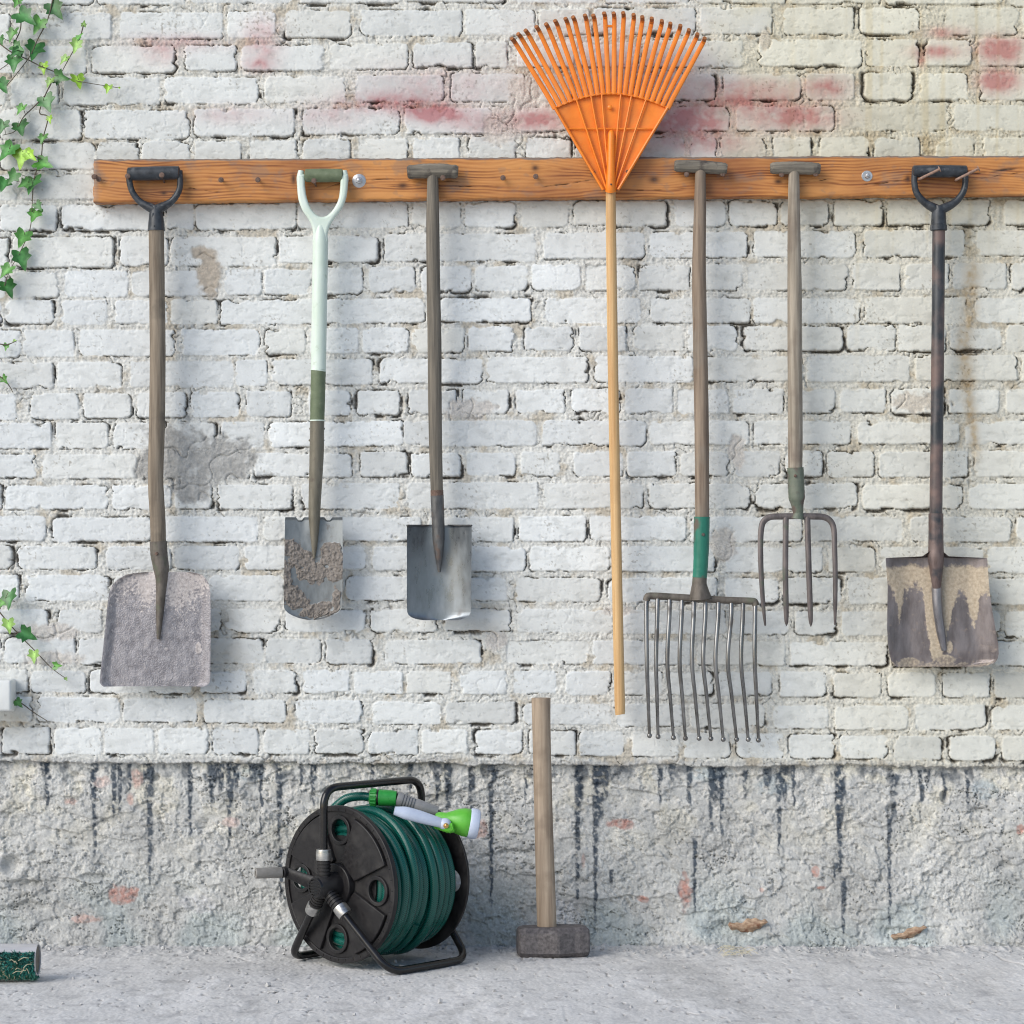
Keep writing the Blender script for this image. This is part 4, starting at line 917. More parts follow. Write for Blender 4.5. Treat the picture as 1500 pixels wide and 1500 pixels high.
shaft('shaft', [(1375, 336), (1374.5, 420), (1373.5, 520), (1372.5, 620), (1371.5, 700), (1371, 756)], [18.5, 18.5, 18.5, 18.5, 18.5, 18.5], m_dark_tube, t, YS, -.070)
shaft('socket', [(1371, 752), (1371, 775), (1371, 800), (1371, 816), (1371.5, 840), (1372, 862)], [21.5, 21.5, 22, 24, 18, 12], m_socket_rosy, t, -.070, -.068)
b = MB(); P = smooth_path([at(1371.5, 835, -.062), at(1372, 862, -.065), at(1374, 895, -.064), at(1378, 925, -.061), at(1383, 952, -.052)], 8)
b.tube(P, [r_ * S / 2 for r_ in lin([10, 15, 14, 13, 9], len(P))], 14); b.build('rib', mat('rubbed_rib_steel', (.20, .19, .20), (.33, .32, .335), .35, .7, scale=(60, 60, 12), bump=.2), t)
rows = [(804, 1368, 1374), (810, 1358, 1384), (815, 1351, 1390), (817.2, 1298, 1445), (819, 1297.5, 1446), (860, 1300.5, 1449), (885, 1300, 1452), (920, 1299.5, 1458), (945, 1301, 1462.5), (958, 1303, 1463), (966, 1305, 1461), (971, 1307, 1457), (975, 1310, 1446), (976.5, 1314, 1436)]
def dep7(U, V, px, py):
    c = (U - .5) * 2
    y = -.050 - .024 * sst(.55, 1.05, np.abs(c)) - .004 * np.cos(c * 3) - .010 * np.exp(-((px - 1373) / 18) ** 2) * sst(.3, 0, V)
    y = y - .004 * np.sin(V * 9 + 1) * sst(.8, 1, -c) + .006 * sst(.85, 1, V)
    return px, py, y
def a7_(U, V, px, py):
    n = tn(621, U, V, 6) * .55; n2_ = tn(623, U, V, 22)
    top = sst(823, 836, py + 8 * n)
    edge = np.interp(px, [1297, 1310, 1318, 1325, 1338, 1350, 1354, 1358, 1366, 1378, 1388, 1396, 1404, 1413, 1420, 1428, 1437, 1449, 1463], [845, 870, 905, 868, 856, 862, 880, 930, 962, 965, 930, 890, 868, 870, 895, 915, 872, 868, 860])
    mm = sst(16, -14, py - edge + 16 * n + 9 * n2_) * top
    mm = np.maximum(mm, .75 * blobp(px, py, 1391, 948, 6, 10, n)); mm = np.maximum(mm, .62 * blobp(px, py, 1335, 970, 14, 7, n)); mm = np.maximum(mm, .62 * blobp(px, py, 1385, 966, 14, 7, n)); mm = np.maximum(mm, .5 * sst(966, 974, py + 5 * n2_) )
    return {'mud': np.clip(mm * 1.0, 0, 1), 'lift': mm * (.0009 + .0007 * n2_)}
sheet('blade', rowfn(rows, dep7), 140, 180, .0018, m_blade_clay, t, a7_, vv=np.concatenate([np.linspace(0, .09, 24), np.linspace(.095, 1, 156)]))

# ================================================================== SLEDGEHAMMER
YH = -.150
t = thing('sledgehammer', at(809, 1407, YH), 'sledgehammer standing on its dark iron head with pale wooden handle upright', 'hammer')
hp0 = at(810, 1386.5, YH); hp0.z = .0345
b = MB(); P = smooth_path([at(792.5, 1022.5, YH + .015), at(793, 1060, YH + .014), at(795, 1150, YH + .01), at(798, 1260, YH + .003), at(801.5, 1372, YH)], 10)
R = [w * S * .975 / 2 for w in lin([28.5, 27.5, 27, 27, 27.5, 28.5, 29], len(P))]
b.tube([P[0] + Vector((0, 0, .0006))] + P, [R[0] * .88] + R, 22, ell=.82); b.build('handle', m_sledge_wood, t)
b = MB(); L2, a_, c_ = .0815, .0345, .012
prof = [(-L2, .80), (-L2 + .004, .92), (-L2 + .016, 1.0), (-.040, 1.06), (.004, 1.42), (.010, 1.42), (.046, 1.06), (L2 - .016, 1.0), (L2 - .004, .92), (L2, .80)]
oct_ = [(-a_ + c_, -a_), (a_ - c_, -a_), (a_, -a_ + c_), (a_, a_ - c_), (a_ - c_, a_), (-a_ + c_, a_), (-a_, a_ - c_), (-a_, -a_ + c_)]
Rz = Matrix.Rotation(math.radians(6), 3, 'Z'); vs = []; 
for s, k in prof:
    for (p_, q_) in oct_:
        kz = min(k, 1.0)
        vs.append(Rz @ Vector((s, p_ * k, q_ * kz)) + hp0)
n = len(prof); fs = [(i * 8 + k, i * 8 + (k + 1) % 8, (i + 1) * 8 + (k + 1) % 8, (i + 1) * 8 + k) for i in range(n - 1) for k in range(8)]
fs += [tuple(reversed(range(8))), tuple(range((n - 1) * 8, n * 8))]
b.add(vs, fs)
b.build('head', m_head, t, smooth=False)

# ================================================================== HOSE REEL
PSI = math.radians(42); EN = Vector((-math.sin(PSI), -math.cos(PSI), 0)); ET = Vector((math.cos(PSI), -math.sin(PSI), 0))
RF = .171; LR = .236; ZR = .186
O = at(499, 1298, -.315); O.z = 0
def W(n, t_, z): return O + EN * n + ET * t_ + Vector((0, 0, z))
reel = thing('hose_reel', W(-.118, 0, 0), 'black hose reel on a tubular stand with grey crank knob, beside the wall', 'hose reel')
def plate2d(name, loops, thick, n0, m, parent, bev=.0012, center=(0, ZR)):
    """flat plate with holes standing across the reel axis; first loop is the rim, the others are holes"""
    cu = bpy.data.curves.new(name, 'CURVE'); cu.dimensions = '2D'; cu.fill_mode = 'BOTH'
    for lp in loops:
        sp = cu.splines.new('POLY'); sp.points.add(len(lp) - 1); sp.use_cyclic_u = True
        for p_, (x, y) in zip(sp.points, lp): p_.co = (x, y, 0, 1)
    cu.extrude = thick / 2 - bev; cu.bevel_depth = bev; cu.bevel_resolution = 1
    tmp = bpy.data.objects.new('tmp', cu); col.objects.link(tmp)
    dg = bpy.context.evaluated_depsgraph_get(); dg.update()
    me = bpy.data.meshes.new_from_object(tmp.evaluated_get(dg))
    bpy.data.objects.remove(tmp); bpy.data.curves.remove(cu)
    b = MB(); b.add([W(n0 + v.co.z, center[0] + v.co.x, center[1] + v.co.y) for v in me.vertices], [tuple(p_.vertices) for p_ in me.polygons])
    bpy.data.meshes.remove(me)
    return b.build(name, m, parent, sharp=35)
circ = lambda cx, cy, r_, n=64: [(cx + r_ * math.cos(2 * math.pi * k / n), cy + r_ * math.sin(2 * math.pi * k / n)) for k in range(n)]
holes = [circ(math.sin(a) * .121, math.cos(a) * .121, .0265, 32) for a in [math.radians(x) for x in (2, 92, 182, 272)]]
fl = plate2d('flange', [circ(0, 0, RF, 96)] + holes, .006, 0, m_reel, reel)
plate2d('flange', [circ(0, 0, RF * .985, 96)] + holes, .006, -LR, m_reel, reel)
plate2d('rim', [circ(0, 0, RF + .002, 96), circ(0, 0, RF - .007, 96)], .013, .001, m_reel, fl, .002)
def pol(r_, a): return (math.sin(math.radians(a)) * r_, math.cos(math.radians(a)) * r_)
for a in (45, 135, 225, 315):
    lp = [pol(.056, a - 30)] + [pol(.156, a + d_) for d_ in np.linspace(-24, 24, 14)] + [pol(.056, a + 30)]
    plate2d('raised_panel', [lp], .012, .006, m_reel, fl, .0025)
for a in (2, 92, 182, 272):
    c_ = pol(.121, a); plate2d('hole_rim', [circ(c_[0], c_[1], .0315, 40), circ(c_[0], c_[1], .0262, 40)], .010, .004, m_reel, fl, .0018)
plate2d('boss', [circ(0, 0, .045, 48)], .020, .010, m_reel, fl, .003)
b = MB()
for k in range(44):
    a = k * 360 / 44; p0, p1 = pol(.1645, a), pol(.170, a)
    b = MB(); b.tube([W(.0075, p0[0], ZR + p0[1]), W(.0075, p1[0], ZR + p1[1])], .0009, 6); b.build('rim_tick', m_reel_tube, fl)
b = MB(); b.lathe(W(-.003, 0, ZR), EN * -1, [(0, .108), (LR - .006, .108)], 48); b.build('drum', m_reel, reel)
NH = .052
def frame(name, pts, r_=.0088, rr=.035):
    b = MB(); b.tube(fillet(pts, rr, 8), r_, 16); return b.build(name, m_reel_tube, reel)
zt = .403
frame('carry_handle', [W(NH, 0, ZR + .02), W(NH, 0, zt), W(-LR - .022, 0, zt), W(-LR - .022, 0, ZR)], rr=.045)
FN = .012; FT = .165
b1 = frame('foot_frame', [W(NH, .006, ZR - .01), W(FN, FT, .0098), W(-LR - .0, FT, .0098), W(-LR - .022, .006, ZR - .01)], rr=.04)
frame('foot_frame', [W(NH, -.006, ZR - .01), W(FN, -FT * .9, .0098), W(-LR - .0, -FT * .9, .0098), W(-LR - .022, -.006, ZR - .01)], rr=.04)
# hub with ribbed arms and bright collars
hub = MB(); hc = W(NH, 0, ZR)
hub.lathe(W(.012, 0, ZR), EN, [(0, .030), (.02, .030), (.045, .026), (.060, .025), (.064, .022)], 28)
dirs = [W(NH, 0, ZR + 1) - hc, W(FN, FT, .0098) - hc, W(FN, -FT * .9, .0098) - hc]
for dv in dirs:
    dn = dv.normalized(); prof = []
    s = 0
    for k in range(6):
        s = .012 + k * .0078; prof += [(s, .0158), (s + .0045, .0158), (s + .0045, .0136), (s + .0078, .0136)]
    hub.lathe(hc, dn, prof, 18)
hub.build('hub', m_reel, reel)
hb_ = MB(); hb_.lathe(W(NH + .010, 0, ZR), EN, [(0, .0225), (.016, .0225), (.018, .0210), (.018, .0185), (.0155, .0182)], 28)
for k in range(-2, 3):
    w_ = math.sqrt(.0180 ** 2 - (k * .0066) ** 2)
    hb_.rbox(W(NH + .0275, 0, ZR + k * .0066), (2 * w_, .003, .0022), .0006, Matrix((ET, EN * -1, Vector((0, 0, 1)))).transposed() @ Matrix.Rotation(.45, 3, 'Y') if False else Matrix((ET, EN * -1, Vector((0, 0, 1)))).transposed())
hb_.build('hub_cap', m_reel_tube, reel)
for dv in dirs:
    dn = dv.normalized(); b = MB()
    b.lathe(hc, dn, [(.057, .0135), (.058, .0165), (.064, .0172), (.076, .0172), (.082, .0162), (.083, .0110)], 16); b.build('collar', m_collar, reel)
# crank
b = MB(); a0 = W(NH + .014, -.006, ZR + .004); a1c = W(NH + .046, -.075, ZR + .030)
ax_ = (a1c - a0); dn = ax_.normalized()
b.tube([a0, a0 + ax_ * .35, a0 + ax_ * .8, a1c], [.018, .015, .0125, .0125], 14, ell=.45, nrm=EN); 
b.lathe(a1c - EN * .006, EN, [(0, .0105), (.002, .0125), (.016, .0125), (.018, .0105)], 16); b.build('crank_arm', m_reel, reel)
b = MB(); kp = a1c + EN * .010; b.lathe(kp, EN * 1 + Vector((-.55, .35, 0)), [(0, .0112), (.002, .0122), (.058, .0118), (.0595, .0105), (.0595, .0055), (.052, .005)], 20); b.build('crank_knob', m_grey_rubber, reel)

# ---- the hose wound on it
HR = .0106
hose = thing('garden_hose', W(-.118, 0, ZR - .15), 'dark green woven hose wound in thick coils on the black reel', 'hose')
def hose_obj(name, P, r_, parent, seg=14):
    b = MB(); b.tube(P, r_, seg)
    o = b.build(name, m_hose, parent)
    me = o.data; n = len(P); hu = np.zeros(len(me.vertices), np.float32); hv = np.zeros(len(me.vertices), np.float32)
    s = 0; acc = [0.0]
    for i in range(1, n): s += (P[i] - P[i - 1]).length; acc.append(s)
    for i in range(n):
        hu[i * seg:(i + 1) * seg] = acc[i]; hv[i * seg:(i + 1) * seg] = [2 * math.pi * k / seg for k in range(seg)]
    for k, arr in (('hu', hu), ('hv', hv)):
        a = me.attributes.new(k, 'FLOAT', 'POINT'); a.data.foreach_set('value', arr)
    return o
rj = random.Random(5)
P = []
turns = 10; per = 72; n0 = -.017; n1 = -LR + .016
ph = [rj.uniform(-.006, .006) for _ in range(12)]; pr = [rj.uniform(-.008, .006) for _ in range(12)]
for i in range(turns * per + 1):
    th = 2 * math.pi * i / per; u = i / (turns * per); k = i / per
    k0 = int(k); f_ = k - k0; f2 = f_ * f_ * (3 - 2 * f_)
    off = ph[k0] + (ph[k0 + 1] - ph[k0]) * f2; rad = .148 + pr[k0] + (pr[k0 + 1] - pr[k0]) * f2 + .0015 * math.sin(th * 1.7)
    nn = n0 + (n1 - n0) * u + off * .8 + .004 * math.sin(th + k0)
    nn = max(min(nn, n0 + .003), n1 - .003)
    P.append(W(nn, math.sin(th) * rad, ZR + math.cos(th) * rad))
hose_obj('coil', P, HR, hose)
P = []
turns2 = 6
for i in range(turns2 * per + 1):
    th = 2 * math.pi * i / per + 1.0; u = i / (turns2 * per); k0 = i // per
    nn = n0 - .012 + (n1 - n0 + .024) * u + .004 * math.sin(th + 2 * k0)
    P.append(W(nn, math.sin(th) * .1225, ZR + math.cos(th) * .1225))
hose_obj('coil', P, HR, hose)
P = []
for i in range(3 * per + 1):
    th = 2 * math.pi * i / per; rad = .088 + .052 * i / (3 * per)
    P.append(W(-.0185, math.sin(th) * rad, ZR + math.cos(th) * rad))
hose_obj('coil', P, HR, hose)
for q_, (na, nb_, tw) in enumerate([(-.045, -.095, .4), (-.12, -.165, 2.2)]):
    P = []
    for i in range(int(1.6 * per) + 1):
        th = 2 * math.pi * i / per + tw; u = i / (1.6 * per)
        rad = .158 + .005 * math.sin(th * 2 + tw) - .012 * (max(0, abs(u - .5) - .4) / .1)
        P.append(W(na + (nb_ - na) * u + .006 * math.sin(th), math.sin(th) * rad, ZR + math.cos(th) * rad))
    hose_obj('coil', P, HR, hose)
# loose end rising to the coupling
def WC(n, th, r_): return W(n, math.sin(math.radians(th)) * r_, ZR + math.cos(math.radians(th)) * r_)
cA, cB = WC(-.083, 3, .188), WC(-.112, 14, .192)
P = smooth_path([WC(-.03, -46, .156), WC(-.034, -26, .166), WC(-.050, -12, .186), WC(-.070, -3, .190), cA, cA + (cB - cA) * .2], 10)
hose_obj('loose_end', P, HR * .95, hose)
noz = thing('spray_nozzle', cB, 'green and pale blue spray nozzle with grey handle lying on top of the hose coil', 'nozzle')
dn = (cB - cA).normalized(); ln = (cB - cA).length
b = MB(); b.lathe(cA, dn, [(-.002, .0150), (0, .0175), (.014, .0190), (.0155, .0165), (.019, .0165), (.0195, .0185), (ln, .0180), (ln + .012, .0165), (ln + .013, .013)], 22); 
for k in range(14):
    a = 2 * math.pi * k / 14; q0 = Vector((0, 0, 1)); q0 = (q0 - dn * q0.dot(dn)).normalized(); q1 = dn.cross(q0); rv = q0 * math.cos(a) + q1 * math.sin(a)
    b.tube([cA + rv * .0178 + dn * .001, cA + rv * .0186 + dn * .013], .0022, 6)
b.build('coupling', m_coupgreen, noz)
b = MB(); b.lathe(cA + dn * .0152, dn, [(0, .0172), (.001, .0178), (.003, .0178), (.004, .0172)], 22); b.build('coupling_ring', m_reel_tube, noz)
g0 = cB + dn * .012; g1 = WC(-.188, 37, .194)
gx_ = g1 - g0; gl = gx_.length; gd = gx_.normalized()
prof = [(0, .0150), (.004, .0162)]
for k in range(5): s = .010 + k * .0066; prof += [(s, .0162 - .0004 * k), (s + .0035, .0160 - .0004 * k), (s + .0036, .0142 - .0004 * k), (s + .0064, .0140 - .0004 * k)]
prof += [(.046, .0142), (gl * .8, .0125), (gl, .0120)]
b = MB(); b.lathe(g0, gd, prof, 22); b.build('nozzle_handle', m_nozgrey, noz)
h0 = WC(-.172, 43, .196); h1 = h0 + Vector((.068, .006, -.012))
hx = (h1 - h0); hl = hx.length; hd = hx.normalized()
b = MB(); b.lathe(h0, hd, [(-.006, .009), (0, .0135), (hl * .25, .0150), (hl * .45, .0215), (hl * .65, .0285), (hl * .85, .0315), (hl, .0320), (hl + .003, .030)], 26)
b.build('nozzle_head', m_nozgreen, noz)
b = MB(); b.lathe(h0 + hd * (hl + .002), hd, [(0, .0325), (.003, .0345), (.014, .0345), (.020, .032), (.022, .028), (.021, .006)], 28); b.build('spray_face', m_nozpale, noz)
outv = (ET * .75 + Vector((0, 0, .45)) + EN * .3).normalized()
l0 = WC(-.070, 31, .192); l1 = WC(-.160, 50, .208)
b = MB(); P = smooth_path([l0, l0 + (l1 - l0) * .3 + outv * .003, l0 + (l1 - l0) * .7 + outv * .002, l1], 6)
b.tube(P, lin([.010, .0155, .0150, .013, .011], len(P)), 14, ell=.75, nrm=outv)
b.ball(l1 + (l1 - l0).normalized() * .006, .0150, 14, (1, 1, .9)); b.build('trigger_lever', m_nozpale, noz)
b = MB(); b.lathe(l1 + (l1 - l0).normalized() * .008 + Vector((0, -.010, -.002)), Vector((.2, -1, .1)), [(0, .006), (.006, .006), (.006, .004), (.012, .004), (.013, .0025)], 12); b.build('brass_pin', m_brass, noz)
b = MB(); P = smooth_path([h0 + Vector((-.004, -.012, -.012)), h0 + Vector((.010, -.018, -.016)), h0 + Vector((.026, -.028, -.020)), h0 + Vector((.036, -.030, -.018))], 5); b.tube(P, [.0105 + (.0012 if k % 2 else 0) for k in range(len(P))], 12); b.build('nozzle_ridge', m_nozgreen, noz)

# ================================================================== IVY
LEAF = [(0, 0), (.16, -.14), (.36, -.20), (.44, -.02), (.37, .16), (.53, .30), (.34, .42), (.20, .52), (.12, .78), (0, 1.0)]
DK, MD, LT, BR = (.030, .125, .024), (.072, .205, .038), (.20, .34, .085), (.22, .40, .03)
def leaf(b, colr, px, py, size, tone, ang, y, rj):
    """one ivy leaf hanging from its stalk; ang: direction of the tip in degrees from straight down"""
    s = size * S; a = math.radians(ang)
    tip = Vector((math.sin(a), 0, -math.cos(a))); side = Vector((math.cos(a), 0, math.sin(a)))
    nrm = Vector((rj.uniform(-.55, .3), -1, rj.uniform(-.1, .75))).normalized()
    tip = (tip - nrm * tip.dot(nrm)).normalized(); side = (side - nrm * side.dot(nrm) - tip * side.dot(tip)).normalized()
    base = at(px, py, y) - tip * s * .45
    fold = rj.uniform(.08, .30); curl = rj.uniform(-.05, .25)
    j = rj.uniform(.8, 1.25); c0 = tuple(c * j for c in tone); cv = tuple(min(1, c * 1.9 + .03) for c in c0)
    n0_ = len(b.v)
    rib = [(0, 0), (0, .22), (0, .45), (0, .72), (0, 1.0)]
    def pos(x, yy): return base + side * (x * s) + tip * (yy * s) + nrm * (abs(x) * fold * s - curl * yy * yy * s * .6 + .03 * s * math.sin(x * 14 + yy * 9))
    vs = [pos(x, yy) for x, yy in rib]; cs = [cv] * 3 + [tuple(c * 1.3 for c in c0)] * 2
    fs = []
    for sg in (1, -1):
        o = len(vs)
        out = LEAF[1:-1]
        vs += [pos(sg * x * rj.uniform(.94, 1.06), yy) for x, yy in out]; cs += [c0] * len(out)
        mid = len(vs); vs += [pos(sg * .2, .08), pos(sg * .22, .3)]; cs += [tuple(c * 1.15 for c in c0)] * 2
        q = [(0, o, mid), (o, o + 1, mid), (o + 1, o + 2, mid), (o + 2, o + 3, mid), (0, mid, 1), (mid, o + 3, mid + 1), (1, mid, mid + 1), (o + 3, o + 4, mid + 1), (o + 4, o + 5, mid + 1), (o + 5, o + 6, mid + 1), (1, mid + 1, 2), (mid + 1, o + 6, 2), (o + 6, o + 7, 3, 2), (o + 7, 4, 3)]
        fs += [f_ if sg < 0 else tuple(reversed(f_)) for f_ in q]
    b.add(vs, fs); colr += cs
def vine(label, stems, leaves, seed, group='ivy climbing over the wall edge'):
    rj = random.Random(seed)
    p = stems[0][0]
    v = thing('ivy_vine', at(p[0], p[1], -.01), label, 'ivy', group)
    b = MB()
    for st in stems:
        P = smooth_path([at(x, y, -.012 - rj.uniform(0, .012)) for x, y in st], 6)
        b.tube(P, lin([.0016, .0013, .0008], len(P)), 7)
    lb = MB(); cs = []
    for (x, y, s, tn_, ang) in leaves:
        yy = -.018 - rj.uniform(0, .022)
        leaf(lb, cs, x, y, s, tn_, ang, yy, rj)
        # stalk to the nearest stem point
        best = min(((q[0] - x) ** 2 + (q[1] - y) ** 2, q) for st in stems for q in [(st[i][0] + (st[i + 1][0] - st[i][0]) * u, st[i][1] + (st[i + 1][1] - st[i][1]) * u) for i in range(len(st) - 1) for u in (0, .25, .5, .75, 1)])
        a = math.radians(ang)
        b.tube(smooth_path([at(best[1][0], best[1][1], -.016), at(x - math.sin(a) * s * .42, y - math.cos(a) * s * .42, yy - .002)], 3), .0007, 5)
    b.build('stem', m_stem, v)
    o = lb.build('foliage', m_leaf, v, sharp=180)
    a = o.data.color_attributes.new('tone', 'FLOAT_COLOR', 'POINT')
    a.data.foreach_set('color', [c for t_ in cs for c in (t_[0], t_[1], t_[2], 1.0)])
    return v
vine('ivy strand of dark and bright leaves hanging down the left edge past the board end',
     [[(75, 122), (66, 140), (58, 165), (70, 172), (63, 203), (60, 232), (50, 262), (47, 300), (44, 335), (30, 368), (16, 393), (4, 424)], [(66, 140), (48, 158), (34, 172), (22, 192), (4, 198)], [(60, 232), (40, 226), (12, 222)]],
     [(72, 122, 17, LT, -10), (70, 153, 29, DK, 25), (30, 162, 19, MD, -20), (73, 176, 12, BR, 10), (31, 189, 28, DK, 20), (3, 187, 22, DK, -10), (62, 204, 17, MD, -5), (9, 224, 33, (.035, .17, .02), -30), (31, 234, 30, BR, -10), (46, 229, 20, BR, 50), (66, 241, 28, (.07, .25, .03), 60), (18, 261, 22, DK, -40), (5, 271, 24, DK, -15), (46, 273, 32, DK, 5), (34, 270, 18, MD, -60), (50, 317, 24, MD, -10), (57, 303, 16, DK, 40), (32, 351, 27, MD, -20), (33, 382, 30, DK, 15), (8, 399, 24, MD, -30), (13, 424, 27, DK, 20)], 3)
vine('ivy strand with broad dark leaves at the top left corner',
     [[(80, -14), (70, 28), (55, 58), (44, 82), (26, 106), (8, 128)], [(30, 14), (30, 42), (21, 64), (14, 90), (0, 102)]],
     [(83, 16, 30, DK, 35), (39, 26, 33, DK, 50), (55, 39, 25, MD, -25), (17, 52, 22, MD, -10), (50, 76, 30, DK, -15), (27, 70, 20, DK, 60), (21, 94, 29, DK, 5), (4, 127, 26, DK, 30), (24, 5, 16, MD, -20), (2, 60, 14, DK, 10), (22, 78, 18, DK, -50)], 5)
vine('thin ivy runner with small lime leaves reaching sideways above the board',
     [[(-8, 58), (16, 76), (38, 86), (62, 98), (88, 108), (104, 116), (126, 121), (176, 129)], [(123, 34), (116, 58), (102, 84), (90, 106)]],
     [(123, 34, 9, LT, 170), (117, 53, 14, MD, 150), (111, 69, 20, LT, -20), (93, 89, 17, LT, -35), (64, 101, 18, BR, 5), (91, 114, 25, DK, 75), (115, 120, 23, BR, 10), (158, 131, 14, BR, -10), (175, 129, 4, BR, 20)], 8)
vine('ivy shoot slanting down beside the wide left shovel blade',
     [[(-6, 890), (12, 912), (30, 932), (50, 952), (75, 978), (98, 995)]],
     [(14, 880, 29, DK, 10), (3, 884, 16, MD, -40), (13, 918, 21, LT, 5), (42, 931, 26, (.03, .14, .03), 65), (50, 963, 19, LT, 0), (85, 975, 14, MD, 90), (97, 995, 6, LT, 30)], 9)
vine('short ivy sprig emerging from behind the white box',
     [[(20, 1024), (34, 1032), (50, 1044), (69, 1056)]], [(28, 1031, 15, MD, 40)], 10)
vine('tiny ivy tip with two small leaves at the left edge, upper of a pair', [[(-6, 503), (8, 505), (16, 503), (25, 499)]], [(9, 509, 11, MD, -15), (22, 499, 6, LT, 70)], 12)
vine('tiny ivy tip with one green leaf at the left edge, lower of a pair', [[(-6, 548), (6, 556), (14, 566), (19, 575)]], [(7, 557, 14, (.06, .2, .03), 40)], 13)

# ================================================================== SMALL THINGS
t = thing('junction_box', at(-20, 1020, -.03), 'white plastic box mounted low on the brick wall at the left edge', 'box')
b = MB(); b.rbox(at(-32, 1018, -.036), (.165, .066, .072), .006, None, 3); b.build('cover', m_white, t)
b = MB(); b.rbox(at(-32, 1018, -.003), (.170, .010, .077), .003); b.build('back_plate', m_white, t)
# brush roller
YBR = -.49
t = thing('roller_brush', Vector((at(0, 1400, YBR).x, YBR, 0)), 'grey tube brush with shaggy teal green bristles lying on the ground by the wall', 'brush')
xe = at(56, 1400, YBR).x; xb = at(-160, 1400, YBR).x; rt = .0345
b = MB(); cz = .046
b.lathe(Vector((xb, YBR, cz)), (1, 0, 0), [(0, rt), (xe - xb, rt), (xe - xb, rt - .003), (xe - xb - .012, rt - .0035), (xe - xb - .012, .001)], 36)
b.build('tube', mat('zinc_tube', (.42, .41, .42), (.60, .59, .60), .4, .3, scale=(6, 60, 60), bump=.1), t)
b = MB(); b.lathe(Vector((xe - .006, YBR, cz)), (1, 0, 0), [(0, .028), (.004, .028), (.005, .010), (.004, .008)], 28); b.build('end_cap', m_socket_brown, t)
b = MB(); vs = []
for x_e in (xb, xe - .003):
    for k in range(25):
        a = math.radians(56 + k * 8); vs.append(Vector((x_e, YBR - math.sin(a) * (rt + .0015), cz + math.cos(a) * (rt + .0015))))
b.add(vs, [(k, k + 1, k + 26, k + 25) for k in range(24)]); b.build('bristle_backing', mat('dark_teal_backing', (.004, .035, .03), (.01, .07, .055), .8, bump=.3), t)
rj = random.Random(21); b = MB(); b2 = MB()
for i in range(9000):
    x = rj.uniform(xb, xe - .002); a = rj.uniform(math.radians(55), math.radians(250))
    # angle measured from straight up, towards the viewer
    dr_ = Vector((0, -math.sin(a), math.cos(a))); p0 = Vector((x, YBR, cz)) + dr_ * (rt - .001)
    ln = rj.uniform(.006, .013); tw = Vector((rj.uniform(-.6, .6), 0, 0)); sw = Vector((0, rj.uniform(-.5, .5), rj.uniform(-.5, .3)))
    p1 = p0 + (dr_ + tw * .5 + sw * .4).normalized() * ln * .6; p2 = p1 + (dr_ * .5 + tw + sw).normalized() * ln * .5
    if p2.z < .001: p2.z = .001
    if p1.z < .001: p1.z = .001
    w_ = .0014; sd_ = Vector((w_, 0, 0)) if rj.random() < .5 else Vector((0, w_ * .7, w_ * .7))
    (b if rj.random() < .93 else b2).add([p0 - sd_, p0 + sd_, p1 + sd_ * .8, p1 - sd_ * .8, p2], [(0, 1, 2, 3), (3, 2, 4)])
o = b.build('bristles', mat('teal_bristles', (.012, .13, .115), (.06, .33, .28), .5, scale=(160, 160, 160), bump=0, spot=((.02, .10, .05), 40, .5, .7, .6)), t); o['kind'] = 'stuff'
for i in range(16):
    x = rj.uniform(xb + .2, xe - .005); a = math.radians(rj.uniform(70, 130)); p = Vector((x, YBR, cz)) + Vector((0, -math.sin(a), math.cos(a))) * (rt + .009)
    q_ = p + Vector((rj.uniform(-.03, .03), -.003, rj.uniform(-.012, .012))); b2.tube(smooth_path([p, (p + q_) / 2 + Vector((0, -.004, .004)), q_], 4), .0007, 5)
o = b2.build('dry_grass_bits', m_straw, t); o['kind'] = 'stuff'
# dry leaves stuck at the foot of the render
def curled(px, py, w_, h_, y, ang, label):
    n, m_ = 22, 10; vs = []; cen = at(px, py, y)
    for i in range(n):
        u = i / (n - 1) * 2 - 1
        for j in range(m_):
            v = j / (m_ - 1) * 2 - 1
            wdt = h_ * S * .5 * math.sqrt(max(.0, 1 - abs(u) ** 3)) * (1 + .30 * math.sin(5 * u + 1) + .16 * math.sin(13 * u + 2 * (v > 0)))
            x = u * w_ * S * .5; z = v * wdt + .25 * h_ * S * u * u + .05 * h_ * S * math.sin(4 * u)
            yy = .004 - .009 * (1 - v * v) - .004 * math.sin(2.5 * u + v) - .0022 * math.sin(9 * u + 3 * v)
            ca, sa = math.cos(ang), math.sin(ang)
            vs.append(cen + Vector((x * ca - z * sa, yy, x * sa + z * ca)))
    fs = [(i * m_ + j, (i + 1) * m_ + j, (i + 1) * m_ + j + 1, i * m_ + j + 1) for i in range(n - 1) for j in range(m_ - 1)]
    nv = len(vs); vs += [p + Vector((0, .0012, 0)) for p in vs]; fs += [tuple(k + nv for k in reversed(f_)) for f_ in fs]
    b = MB(); b.add(vs, fs); o = b.build('dry_leaf', m_dry, None, cen); tag(o, label, 'leaf', 'dry leaves at the wall foot')
curled(1096, 1357, 58, 17, -.004, .12, 'larger curled brown dry leaf caught in a hole at the wall foot')
curled(1332, 1368, 54, 12, -.003, .30, 'thin curled tan dry leaf flat against the wall foot, right of the other leaf')
